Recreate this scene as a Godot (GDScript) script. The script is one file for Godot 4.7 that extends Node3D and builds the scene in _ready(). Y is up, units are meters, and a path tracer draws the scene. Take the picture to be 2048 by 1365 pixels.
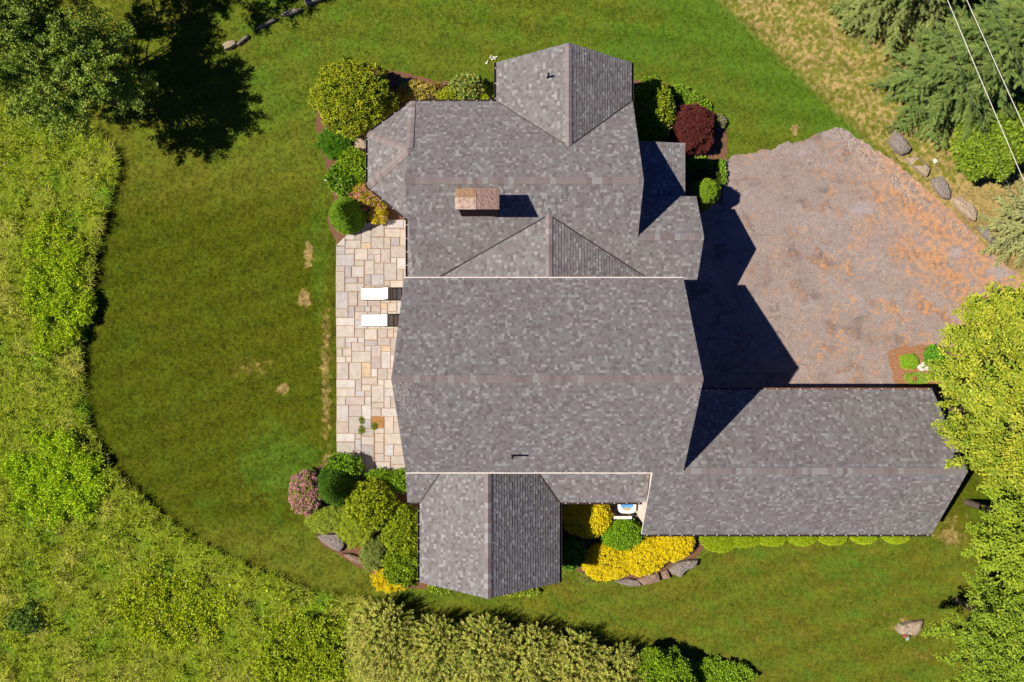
extends Node3D
# A house and its garden seen from straight above.
# Plan units: one unit is S metres on the ground (the photograph's pixel size at ground level), x to the east, y to the south, measured from the point below the camera.
const CAM_H := 34.0
const F := 1365.0
const S := CAM_H / F
var rng := RandomNumberGenerator.new()
var noise_a := FastNoiseLite.new()
var noise_b := FastNoiseLite.new()
var noise_c := FastNoiseLite.new()
var used := {}
var mats := {}
var leafs := {}
var house: Node3D

func _ready():
	rng.seed = 4711
	# ---- camera, sky, sun, exposure
	var cam := Camera3D.new()
	cam.name = "camera"
	cam.fov = 53.13
	cam.near = 0.1
	cam.far = 600.0
	cam.transform = Transform3D(Basis.looking_at(Vector3.DOWN, Vector3(0, 0, -1)), Vector3(0, CAM_H, 0))
	add_child(cam)
	var env := Environment.new()
	env.background_mode = Environment.BG_SKY
	var sky_mat := ProceduralSkyMaterial.new()
	sky_mat.sky_top_color = Color(0.16, 0.30, 0.62)
	sky_mat.sky_horizon_color = Color(0.42, 0.52, 0.68)
	sky_mat.sky_curve = 0.12
	sky_mat.ground_bottom_color = Color(0.10, 0.12, 0.06)
	sky_mat.ground_horizon_color = Color(0.30, 0.36, 0.40)
	var sky := Sky.new()
	sky.sky_material = sky_mat
	env.sky = sky
	env.background_energy_multiplier = 0.40
	env.tonemap_mode = Environment.TONE_MAPPER_LINEAR
	env.tonemap_exposure = 1.45
	env.sdfgi_enabled = true
	env.ssao_enabled = true
	env.ssil_enabled = true
	var world := WorldEnvironment.new()
	world.name = "daylight"
	world.environment = env
	add_child(world)
	var sun := DirectionalLight3D.new()
	sun.name = "sun"
	sun.light_energy = 1.6
	sun.light_color = Color(1.0, 0.955, 0.89)
	sun.light_angular_distance = 0.5
	sun.shadow_enabled = true
	sun.transform = Transform3D(Basis.looking_at(Vector3(0.868, -1.0, -0.014).normalized(), Vector3(0, 0, -1)), Vector3(-26, 30, 0))
	add_child(sun)
	# ---- noises and materials
	noise_a.seed = 11
	noise_a.frequency = 1.0 / 90.0
	noise_a.fractal_octaves = 4
	noise_b.seed = 23
	noise_b.frequency = 1.0 / 14.0
	noise_b.fractal_octaves = 3
	noise_c.seed = 37
	noise_c.noise_type = FastNoiseLite.TYPE_VALUE
	noise_c.frequency = 0.42
	noise_c.fractal_octaves = 2
	make_materials()
	make_leafs()
	# ---- large structure
	build_ground()
	build_house()
	build_patio()
	# ---- objects
	build_rocks()
	build_planting()
	build_trees()
	build_meadow()
	build_small_things()

# ------------------------------------------------------------------ helpers
func G(x: float, y: float, h := 0.0) -> Vector3:      # plan units to metres
	return Vector3(x * S, h * S, y * S)

func at(u: float, v: float, m := 0.0) -> Vector3:     # a point m metres up that the photograph shows at (u, v)
	var f := (CAM_H - m) / F
	return Vector3((u - 1024.0) * f, m, (v - 682.5) * f)

func numbered(called: String) -> String:
	var n: int = used.get(called, 0)
	used[called] = n + 1
	return called if n == 0 else "%s_%03d" % [called, n]

func thing(called: String, label: String, category: String, pos := Vector3.ZERO, group := "") -> Node3D:
	var o := Node3D.new()
	o.name = numbered(called)
	o.position = pos
	o.set_meta("label", label)
	o.set_meta("category", category)
	if group != "":
		o.set_meta("group", group)
	add_child(o)
	return o

func part(called: String, mesh: Mesh, m: Material, parent: Node, pos := Vector3.ZERO) -> MeshInstance3D:
	var o := MeshInstance3D.new()
	o.name = called
	o.mesh = mesh
	o.material_override = m
	o.position = pos
	parent.add_child(o, true)
	return o

func structure(called: String, mesh: Mesh, m: Material) -> MeshInstance3D:
	var o := part(called, mesh, m, self)
	o.set_meta("kind", "structure")
	return o

func st_new() -> SurfaceTool:
	var st := SurfaceTool.new()
	st.begin(Mesh.PRIMITIVE_TRIANGLES)
	return st

func tri(st: SurfaceTool, a: Vector3, b: Vector3, c: Vector3, col := Color.WHITE):
	var n := (c - a).cross(b - a).normalized()
	for p in [a, b, c]:
		st.set_normal(n)
		st.set_color(col)
		st.add_vertex(p)

func quad(st: SurfaceTool, a: Vector3, b: Vector3, c: Vector3, d: Vector3, col := Color.WHITE):
	tri(st, a, b, c, col)
	tri(st, a, c, d, col)

func box(st: SurfaceTool, lo: Vector3, hi: Vector3, col := Color.WHITE, chamfer := 0.0):
	if chamfer <= 0.0:
		var p := []
		for i in 8:
			p.append(Vector3(hi.x if i & 1 else lo.x, hi.y if i & 2 else lo.y, hi.z if i & 4 else lo.z))
		for f in [[2, 3, 7, 6], [0, 4, 5, 1], [4, 6, 7, 5], [1, 3, 2, 0], [0, 2, 6, 4], [5, 7, 3, 1]]:
			quad(st, p[f[0]], p[f[1]], p[f[2]], p[f[3]], col)
		return
	var c := chamfer
	var ring := func(y: float, inset: float) -> Array:
		return [Vector3(lo.x + inset, y, lo.z + inset), Vector3(hi.x - inset, y, lo.z + inset), Vector3(hi.x - inset, y, hi.z - inset), Vector3(lo.x + inset, y, hi.z - inset)]
	var r := [ring.call(lo.y, 0.0), ring.call(hi.y - c, 0.0), ring.call(hi.y, c)]
	for k in 2:
		for i in 4:
			var j := (i + 1) % 4
			quad(st, r[k][i], r[k][j], r[k + 1][j], r[k + 1][i], col)
	quad(st, r[2][0], r[2][1], r[2][2], r[2][3], col)

func tube(st: SurfaceTool, a: Vector3, b: Vector3, ra: float, rb: float, n := 6, col := Color.WHITE):
	var d := (b - a).normalized()
	var s := d.cross(Vector3.UP if absf(d.y) < 0.9 else Vector3.RIGHT).normalized()
	var t := d.cross(s)
	for i in n:
		var w0 := TAU * i / n
		var w1 := TAU * (i + 1) / n
		var e0 := s * cos(w0) + t * sin(w0)
		var e1 := s * cos(w1) + t * sin(w1)
		quad(st, a + e0 * ra, b + e0 * rb, b + e1 * rb, a + e1 * ra, col)
		tri(st, b + e0 * rb, b, b + e1 * rb, col)

func flat(c: Color, rough := 0.85, spec := 0.4) -> StandardMaterial3D:   # c: linear base colour
	var m := StandardMaterial3D.new()
	m.albedo_color = c.linear_to_srgb()
	m.roughness = rough
	m.metallic_specular = spec
	return m

func tinted(rough := 0.9, spec := 0.3) -> StandardMaterial3D:            # colours come from the vertices
	var m := StandardMaterial3D.new()
	m.vertex_color_use_as_albedo = true
	m.roughness = rough
	m.metallic_specular = spec
	return m

func noise_image(size: int, freq: float, seed_: int, ramp: Array, octaves := 4, type := FastNoiseLite.TYPE_SIMPLEX_SMOOTH) -> ImageTexture:
	var n := FastNoiseLite.new()
	n.seed = seed_
	n.frequency = freq
	n.fractal_octaves = octaves
	n.noise_type = type
	var src := n.get_seamless_image(size, size)
	src.convert(Image.FORMAT_L8)
	var data := src.get_data()
	var table := PackedByteArray()
	for i in 256:
		var t := i / 255.0 * (ramp.size() - 1)
		var k := mini(int(t), ramp.size() - 2)
		var c: Color = (ramp[k] as Color).lerp(ramp[k + 1], t - k).linear_to_srgb()
		table.append_array([int(clampf(c.r, 0, 1) * 255), int(clampf(c.g, 0, 1) * 255), int(clampf(c.b, 0, 1) * 255)])
	var outb := PackedByteArray()
	outb.resize(size * size * 3)
	for i in size * size:
		var k := data[i] * 3
		outb[i * 3] = table[k]
		outb[i * 3 + 1] = table[k + 1]
		outb[i * 3 + 2] = table[k + 2]
	return ImageTexture.create_from_image(Image.create_from_data(size, size, false, Image.FORMAT_RGB8, outb))

func grained(tex: Texture2D, metres: float, rough := 0.95, spec := 0.25) -> StandardMaterial3D:
	var m := StandardMaterial3D.new()
	m.albedo_texture = tex
	m.uv1_triplanar = true
	m.uv1_world_triplanar = true
	m.uv1_scale = Vector3.ONE / metres
	m.roughness = rough
	m.metallic_specular = spec
	return m

func make_materials():
	mats.mulch = grained(noise_image(512, 0.09, 3, [Color(0.06, 0.03, 0.018), Color(0.15, 0.075, 0.045), Color(0.27, 0.15, 0.10)]), 2.2)
	mats.soil = grained(noise_image(512, 0.05, 5, [Color(0.14, 0.07, 0.035), Color(0.28, 0.14, 0.07), Color(0.36, 0.22, 0.14)]), 2.6)
	mats.rock = grained(noise_image(512, 0.03, 7, [Color(0.09, 0.075, 0.07), Color(0.17, 0.145, 0.13), Color(0.24, 0.21, 0.19), Color(0.40, 0.37, 0.33)], 5), 1.6)
	mats.rock_tan = grained(noise_image(512, 0.03, 8, [Color(0.20, 0.15, 0.10), Color(0.33, 0.26, 0.19), Color(0.48, 0.42, 0.35)], 5), 1.4)
	mats.meadow_ground = grained(noise_image(512, 0.05, 9, [Color(0.05, 0.07, 0.004), Color(0.12, 0.14, 0.008), Color(0.20, 0.19, 0.03)]), 3.0, 0.95, 0.1)
	mats.far_ground = grained(noise_image(512, 0.03, 10, [Color(0.03, 0.05, 0.01), Color(0.06, 0.08, 0.015), Color(0.09, 0.09, 0.03)]), 7.0)
	mats.grout = grained(noise_image(256, 0.08, 12, [Color(0.10, 0.09, 0.03), Color(0.30, 0.19, 0.11), Color(0.34, 0.25, 0.17)]), 1.1)
	mats.shingle = tinted(0.93, 0.25)
	mats.shingle.roughness = 0.95
	mats.leaf = tinted(0.55, 0.3)
	mats.leaf.backlight_enabled = true
	mats.leaf.backlight = Color(0.35, 0.35, 0.25)
	mats.leaf_dull = tinted(0.85, 0.12)
	mats.bark = grained(noise_image(256, 0.06, 14, [Color(0.05, 0.04, 0.03), Color(0.11, 0.085, 0.065), Color(0.18, 0.15, 0.12)]), 0.9)
	mats.siding = flat(Color(0.62, 0.55, 0.50), 0.7)
	mats.trim = flat(Color(0.72, 0.66, 0.62), 0.6)
	mats.soffit = flat(Color(0.30, 0.25, 0.23), 0.8)
	mats.gutter_dark = flat(Color(0.045, 0.03, 0.026), 0.5)
	mats.gutter_rust = tinted(0.8)
	mats.rust = grained(noise_image(256, 0.05, 15, [Color(0.06, 0.04, 0.03), Color(0.17, 0.09, 0.06), Color(0.30, 0.17, 0.11)]), 1.3)
	mats.eave = flat(Color(0.58, 0.53, 0.50), 0.7)
	mats.cap_rust = grained(noise_image(256, 0.05, 16, [Color(0.12, 0.07, 0.045), Color(0.27, 0.17, 0.11), Color(0.52, 0.36, 0.22)]), 0.9)
	mats.cap_pale = grained(noise_image(256, 0.03, 17, [Color(0.24, 0.15, 0.11), Color(0.42, 0.32, 0.26), Color(0.50, 0.41, 0.35)]), 1.5)
	mats.cap_brown = grained(noise_image(256, 0.04, 18, [Color(0.13, 0.075, 0.06), Color(0.21, 0.145, 0.125), Color(0.36, 0.29, 0.26)]), 1.2)
	mats.pale_stone = grained(noise_image(128, 0.06, 19, [Color(0.45, 0.40, 0.34), Color(0.62, 0.58, 0.52), Color(0.72, 0.69, 0.66)]), 0.6)
	mats.rock_brown = grained(noise_image(512, 0.03, 20, [Color(0.10, 0.065, 0.05), Color(0.18, 0.125, 0.10), Color(0.30, 0.20, 0.14), Color(0.36, 0.31, 0.28)], 5), 1.3)
	mats.moss = grained(noise_image(128, 0.08, 22, [Color(0.12, 0.11, 0.015), Color(0.24, 0.21, 0.03)]), 0.5)
	mats.clay = flat(Color(0.26, 0.08, 0.05), 0.85)
	mats.verdigris = flat(Color(0.26, 0.36, 0.30), 0.7)
	mats.wood = flat(Color(0.25, 0.12, 0.06), 0.7)
	mats.grey_wood = grained(noise_image(128, 0.05, 21, [Color(0.16, 0.14, 0.12), Color(0.26, 0.24, 0.22)]), 0.7)
	mats.glossy_tint = tinted(0.25, 0.5)
	mats.white = flat(Color(0.80, 0.78, 0.75), 0.5)
	mats.cushion = flat(Color(0.80, 0.77, 0.73), 0.9, 0.2)
	mats.black_metal = flat(Color(0.018, 0.018, 0.017), 0.45)
	mats.pipe = flat(Color(0.012, 0.012, 0.013), 0.6)
	mats.tinted = tinted(0.85, 0.3)
	mats.wire_pale = flat(Color(0.62, 0.60, 0.58), 0.5)
	mats.wire_dark = flat(Color(0.05, 0.05, 0.05), 0.6)
	var caps := []
	for c in [Color(0.205, 0.178, 0.180), Color(0.192, 0.164, 0.165), Color(0.218, 0.192, 0.195), Color(0.172, 0.142, 0.140), Color(0.255, 0.246, 0.252)]:
		caps.append(flat(c, 0.95, 0.25))
	mats.caps = caps

# a flat sheet with a ragged edge; points are photograph pixels on the ground
func ragged(points: Array, amount: float, step := 14.0) -> PackedVector2Array:
	var out := PackedVector2Array()
	for i in points.size():
		var a := Vector2(points[i][0] - 1024.0, points[i][1] - 682.5)
		var b := Vector2(points[(i + 1) % points.size()][0] - 1024.0, points[(i + 1) % points.size()][1] - 682.5)
		var n := maxi(1, int(a.distance_to(b) / step))
		for k in n:
			var p := a.lerp(b, float(k) / n)
			var w := Vector2(noise_b.get_noise_2d(p.x * 1.3, p.y * 1.3), noise_b.get_noise_2d(p.y * 1.3 + 400.0, p.x * 1.3))
			out.append(p + w * amount)
	return out

func sheet(poly: PackedVector2Array, y: float, uv_rect := Rect2()) -> ArrayMesh:
	var st := st_new()
	var ix := Geometry2D.triangulate_polygon(poly)
	for i in range(0, ix.size(), 3):
		var t := [poly[ix[i]], poly[ix[i + 1]], poly[ix[i + 2]]]
		if (t[1] - t[0]).cross(t[2] - t[0]) < 0.0:
			t = [t[0], t[2], t[1]]
		for p in t:
			st.set_normal(Vector3.UP)
			if uv_rect.has_area():
				st.set_uv((p - uv_rect.position) / uv_rect.size)
			st.add_vertex(Vector3(p.x * S, y, p.y * S))
	return st.commit()

func inside(p: Vector2, poly: PackedVector2Array) -> bool:
	return Geometry2D.is_point_in_polygon(p, poly)

# ------------------------------------------------------------------ ground
const LAWN_RECT := Rect2(-1160, -800, 2320, 1600)
const GRAVEL_RECT := Rect2(260, -460, 960, 620)
const MEADOW := [[-140, 215], [0, 226], [110, 235], [190, 262], [238, 318], [230, 360], [212, 420], [199, 480], [185, 545], [172, 610], [165, 680], [164, 750], [168, 815], [182, 870], [212, 922], [250, 968], [300, 1014], [360, 1062], [430, 1105], [510, 1142], [600, 1174], [680, 1195], [760, 1206], [820, 1225], [900, 1255], [1000, 1272], [1120, 1290], [1240, 1318], [1330, 1352], [1420, 1372], [1560, 1384], [1700, 1480], [-140, 1480]]
const GRAVEL := [[1446, 322], [1500, 306], [1560, 292], [1630, 272], [1668, 252], [1692, 258], [1740, 292], [1800, 330], [1850, 376], [1905, 425], [1960, 482], [2010, 528], [2070, 572], [2210, 650], [2210, 800], [1290, 800], [1290, 560], [1372, 425], [1408, 412], [1437, 388], [1441, 352]]
const BED_W := [[662, 150], [640, 190], [630, 240], [640, 300], [662, 352], [668, 400], [654, 440], [668, 475], [676, 490], [702, 466], [752, 448], [812, 440], [850, 420], [850, 215], [990, 215], [985, 196], [950, 165], [905, 164], [880, 164], [830, 150], [780, 140], [720, 132]]
const BED_E := [[1240, 165], [1290, 159], [1335, 168], [1385, 192], [1425, 222], [1452, 252], [1456, 300], [1448, 330], [1444, 400], [1408, 424], [1290, 424], [1240, 320]]
const BED_SW := [[676, 908], [705, 932], [830, 948], [880, 960], [880, 1176], [790, 1180], [735, 1145], [690, 1118], [645, 1092], [622, 1045], [592, 1012], [598, 965], [640, 930]]
const BED_S := [[1090, 990], [1310, 990], [1320, 1050], [1410, 1068], [1412, 1090], [1390, 1118], [1340, 1152], [1270, 1166], [1190, 1152], [1140, 1140], [1100, 1140]]
const BED_GARDEN := [[1778, 700], [1830, 690], [1900, 690], [2000, 720], [2000, 800], [1800, 800], [1785, 760]]
var polys := {}

func smooth(a: float, b: float, x: float) -> float:
	var t := clampf((x - a) / (b - a), 0.0, 1.0)
	return t * t * (3.0 - 2.0 * t)

func blob(u: float, v: float, cu: float, cv: float, ru: float, rv: float) -> float:
	if absf(u - cu) > 1.7 * ru or absf(v - cv) > 1.7 * rv:
		return 0.0
	var d := Vector2((u - cu) / ru, (v - cv) / rv).length()
	return 1.0 - smooth(0.45, 1.1, d + 0.55 * noise_b.get_noise_2d(u * 0.8, v * 0.8))

# what grows where in the lawn: olive turf, fresh turf, dry turf, bare straw
func lawn_color(u: float, v: float) -> Color:
	var big := noise_a.get_noise_2d(u, v)
	var mid := noise_b.get_noise_2d(u, v)
	var fine := noise_c.get_noise_2d(u, v)
	var streak := noise_a.get_noise_2d(u * 0.5 + v * 0.9 + 900.0, (v - u * 0.35) * 2.6)
	var wide := noise_a.get_noise_2d(u * 2.1 + 500.0, v * 2.1)
	var straw := 0.0
	var fresh := 0.06 + 0.5 * maxf(0.0, big) + 0.35 * maxf(0.0, wide) + 0.12 * mid
	var dry := 0.12 + 0.5 * maxf(0.0, -big) + 0.26 * maxf(0.0, -wide) + 0.3 * mid * mid
	var line := (u - 1435.0) * 0.69 - (v - 0.0) * 0.724      # the edge of the mown strip, upper right
	if v < 420.0 and u > 420.0:
		fresh += 0.38 * (1.0 - smooth(200.0, 420.0, v)) + 0.3 * streak
		if u > 1150.0:
			fresh += 0.75 * smooth(-150.0, -20.0, line) * (1.0 - smooth(-6.0, 14.0, line))
			var beyond := smooth(-10.0, 26.0, line) * (1.0 - smooth(1700.0, 2100.0, u) * 0.2)
			dry += 0.66 * beyond * (0.72 + 0.5 * noise_b.get_noise_2d(u * 0.6, v * 0.6 + 70.0))
			fresh *= 1.0 - 0.7 * beyond
			straw = beyond
	if u < 700.0 and v > 330.0 and v < 1000.0:
		dry += 0.16 * smooth(180.0, 420.0, u) * (1.0 - smooth(560.0, 660.0, u)) * (0.6 + big)
		fresh -= 0.12
	fresh += 0.8 * blob(u, v, 560.0, 930.0, 110.0, 80.0) + 0.55 * blob(u, v, 640.0, 480.0, 26.0, 170.0) + 0.6 * blob(u, v, 530.0, 155.0, 40.0, 30.0)
	fresh += 0.45 * blob(u, v, 1290.0, 95.0, 160.0, 60.0) + 0.4 * blob(u, v, 1730.0, 1140.0, 90.0, 60.0) + 0.35 * blob(u, v, 900.0, 1195.0, 140.0, 18.0)
	if v > 1060.0 and u > 1100.0:
		fresh += 0.16 + 0.6 * streak
		dry += 0.16 - 0.45 * streak
	dry += 1.5 * blob(u, v, 617.0, 508.0, 13.0, 34.0) + 1.3 * blob(u, v, 610.0, 597.0, 16.0, 18.0) + 1.2 * blob(u, v, 566.0, 778.0, 14.0, 15.0)
	dry += 0.8 * blob(u, v, 652.0, 750.0, 14.0, 210.0) + 0.9 * blob(u, v, 655.0, 918.0, 16.0, 14.0) + 0.5 * blob(u, v, 505.0, 735.0, 60.0, 26.0) + 0.5 * blob(u, v, 470.0, 85.0, 60.0, 26.0)
	dry += 1.1 * blob(u, v, 1590.0, 258.0, 12.0, 14.0) + 0.5 * blob(u, v, 1895.0, 1040.0, 60.0, 90.0) + 0.6 * blob(u, v, 1815.0, 1255.0, 40.0, 26.0)
	if v > 330.0 and u > 1690.0 and v < 900.0:
		dry += 1.15 * smooth(330.0, 420.0, v)
	fresh = clampf(fresh, 0.0, 1.0)
	dry = clampf(dry, 0.0, 1.3)
	var thick := 1.0 - smooth(330.0, 460.0, v) + smooth(1020.0, 1090.0, v)      # denser, better watered turf
	var c := Color(0.058, 0.080, 0.0042).lerp(Color(0.112, 0.128, 0.013), clampf(thick, 0.0, 1.0))
	c = c.lerp(Color(0.064, 0.148, 0.013), fresh * 0.85)
	c = c.lerp(Color(0.118, 0.104, 0.014), clampf(dry, 0.0, 1.0) * 0.6)
	if straw > 0.0:      # thin sun-dried turf on the bank
		c = c.lerp(Color(0.165, 0.18, 0.03), straw * 0.75)
		c = c.lerp(Color(0.40, 0.29, 0.13), straw * clampf(0.26 + 1.2 * mid + 0.6 * wide, 0.0, 0.8))
	if dry > 0.72:
		c = c.lerp(Color(0.34, 0.245, 0.105), smooth(0.72, 1.35, dry + 0.25 * mid + 0.2 * fine) * 0.72)
	# faint bands left by the mower
	var band := sin((u * 0.34 + v) * 0.105 + 2.0 * noise_a.get_noise_2d(u, v + 40.0)) if v > 1000.0 or u < 680.0 else sin((v - u * 0.12) * 0.11 + 2.0 * big)
	return c * (1.0 + 0.45 * fine + 0.1 * mid + 0.085 * band)

func gravel_color(u: float, v: float) -> Color:
	var big := noise_a.get_noise_2d(u * 1.2 + 333.0, v * 1.2)
	var mid := noise_b.get_noise_2d(u * 0.9, v * 0.9 + 51.0)
	var fine := noise_c.get_noise_2d(u * 2.2, v * 2.2)
	var wu := u + 30.0 * noise_a.get_noise_2d(u * 2.0, v * 2.0 + 77.0)
	var wv := v + 30.0 * noise_a.get_noise_2d(u * 2.0 + 55.0, v * 2.0)
	var turn := Vector2(wu - 1540.0, wv - 940.0)
	var along := noise_a.get_noise_2d(turn.length() * 2.6, turn.angle() * 95.0)      # wheels turn round this point
	var c := Color(0.258, 0.212, 0.194)
	c = c.lerp(Color(0.110, 0.095, 0.096), smooth(0.05, 0.55, 0.6 * big + 0.9 * along + 0.3 * mid) * 0.7)
	c = c.lerp(Color(0.30, 0.265, 0.255), smooth(0.1, 0.5, -along) * 0.5)
	var wave := noise_a.get_noise_2d(wu * 1.1 + wv * 0.5, (wv * 1.1 - wu * 0.7) * 2.4)
	# rust-coloured dirt: in threads where water ran, and along the far edge
	var vein := 1.0 - smooth(0.0, 0.1, absf(noise_a.get_noise_2d(wu * 1.6 + 210.0, wv * 1.6)))
	var where := smooth(1480.0, 1750.0, u + 0.25 * (v - 500.0)) * smooth(0.0, 0.25, noise_a.get_noise_2d(u * 0.9, v * 0.9 + 610.0) + 0.12)
	var edge := (u - 1700.0) * 0.64 - (v - 275.0) * 0.77       # grows towards the row of stones
	var rust := vein * where * 0.9 + smooth(-230.0, -10.0, edge + 120.0 * big + 60.0 * along) * (0.50 + 0.8 * mid + 0.5 * wave) * smooth(1640.0, 1860.0, u)
	rust += 0.35 * smooth(0.1, 0.6, along + 0.4 * mid) * smooth(1420.0, 1500.0, u)
	c = c.lerp(Color(0.46, 0.245, 0.12), clampf(rust, 0.0, 0.85))
	for p in [[1725.0, 418.0, 30.0, 18.0], [1998.0, 545.0, 26.0, 18.0], [1912.0, 505.0, 14.0, 14.0]]:
		c = c.lerp(Color(0.30, 0.265, 0.265), blob(u, v, p[0], p[1], p[2], p[3]) * 0.85)
	if edge > -22.0 and u < 1850.0:
		c = c.lerp(Color(0.40, 0.36, 0.335), smooth(0.15, 0.5, fine + 0.4 * mid) * 0.6)
	return c * (1.0 + 0.38 * fine + 0.12 * mid)

func painted(rect: Rect2, w: int, f: Callable) -> ImageTexture:
	var h := int(round(w * rect.size.y / rect.size.x))
	var data := PackedByteArray()
	data.resize(w * h * 3)
	var k := 0
	var du := rect.size.x / w
	var table := PackedByteArray()
	for i in 1025:
		table.append(int(clampf(Color(i / 1024.0, 0, 0).linear_to_srgb().r * 255.0, 0.0, 255.0)))
	for j in h:
		var v := rect.position.y + 682.5 + (j + 0.5) * du
		for i in w:
			var c: Color = f.call(rect.position.x + 1024.0 + (i + 0.5) * du, v)
			data[k] = table[clampi(int(c.r * 1024.0), 0, 1024)]
			data[k + 1] = table[clampi(int(c.g * 1024.0), 0, 1024)]
			data[k + 2] = table[clampi(int(c.b * 1024.0), 0, 1024)]
			k += 3
	return ImageTexture.create_from_image(Image.create_from_data(w, h, false, Image.FORMAT_RGB8, data))

func mapped(tex: Texture2D, grain: Texture2D, metres: float) -> StandardMaterial3D:
	var m := StandardMaterial3D.new()
	m.albedo_texture = tex
	m.texture_repeat = false
	m.roughness = 0.95
	m.metallic_specular = 0.08
	return m

func build_ground():
	for k in [["meadow", MEADOW, 5.0], ["gravel", GRAVEL, 9.0], ["w", BED_W, 5.0], ["e", BED_E, 5.0], ["sw", BED_SW, 5.0], ["s", BED_S, 4.0], ["garden", BED_GARDEN, 10.0]]:
		polys[k[0]] = ragged(k[1], k[2], 9.0)
	polys.patio = PackedVector2Array([Vector2(-352, -222), Vector2(-350, -185), Vector2(-300, -225), Vector2(-268, -242), Vector2(-170, -244), Vector2(-170, 265), Vector2(-300, 265), Vector2(-351, 215)])
	var far := PlaneMesh.new()
	far.size = Vector2(420, 420)
	var g := structure("ground", far, mats.far_ground)
	g.position.y = -0.03
	var r := LAWN_RECT
	var corners := PackedVector2Array([r.position, r.position + Vector2(r.size.x, 0), r.end, r.position + Vector2(0, r.size.y)])
	structure("lawn", sheet(corners, 0.0, r), mapped(painted(r, 1240, lawn_color), null, 1.0))
	structure("gravel_drive", sheet(polys.gravel, 0.012, GRAVEL_RECT), mapped(painted(GRAVEL_RECT, 900, gravel_color), null, 1.0))
	structure("meadow_ground", sheet(polys.meadow, 0.008), mats.meadow_ground)
	structure("mulch_bed", sheet(polys.w, 0.02), mats.mulch)
	structure("mulch_bed", sheet(polys.e, 0.02), mats.mulch)
	structure("mulch_bed", sheet(polys.sw, 0.02), mats.mulch)
	structure("mulch_bed", sheet(polys.s, 0.02), mats.mulch)
	structure("soil_bed", sheet(polys.garden, 0.02), mats.soil)
	turf()

# the mown grass itself, as short tufts
func turf():
	var xf: Array[Transform3D] = []
	var cols := PackedColorArray()
	var keep_out := [polys.meadow, polys.gravel, polys.w, polys.e, polys.sw, polys.s, polys.garden, polys.patio]
	var houses := [Rect2(-175, -425, 385, 660), Rect2(200, -260, 125, 160), Rect2(245, 100, 520, 245), Rect2(-155, 200, 230, 230), Rect2(-20, -495, 225, 100)]
	for i in 74000:
		var p := Vector2(rng.randf_range(-1060, 1060), rng.randf_range(-720, 720))
		var skip := false
		for h in houses:
			if h.has_point(p):
				skip = true
				break
		if not skip:
			for q in keep_out:
				if inside(p, q):
					skip = true
					break
		if skip:
			continue
		var c := lawn_color(p.x + 1024.0, p.y + 682.5) * rng.randf_range(0.95, 1.35)
		xf.append(Transform3D(Basis(Vector3.UP, rng.randf() * TAU).scaled(Vector3.ONE * rng.randf_range(0.7, 1.25)), Vector3(p.x * S, 0.0, p.y * S)))
		cols.append(c)
	var o := scatter("lawn_grass", self, leafs.turf, mats.leaf_dull, xf, cols)
	o.set_meta("kind", "stuff")
	o.set_meta("label", "short mown lawn grass around the house")
	o.set_meta("category", "grass")

func scatter(called: String, parent: Node, mesh: Mesh, m: Material, xf: Array, cols: PackedColorArray) -> MultiMeshInstance3D:
	var mm := MultiMesh.new()
	mm.transform_format = MultiMesh.TRANSFORM_3D
	mm.use_colors = true
	mm.mesh = mesh
	mm.instance_count = xf.size()
	for i in xf.size():
		mm.set_instance_transform(i, xf[i])
		mm.set_instance_color(i, cols[i])
	var o := MultiMeshInstance3D.new()
	o.name = called
	o.multimesh = mm
	o.material_override = m
	parent.add_child(o, true)
	return o

# ------------------------------------------------------------------ house
const DECK := 0.14
const EXPOSURE := 0.135

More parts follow.
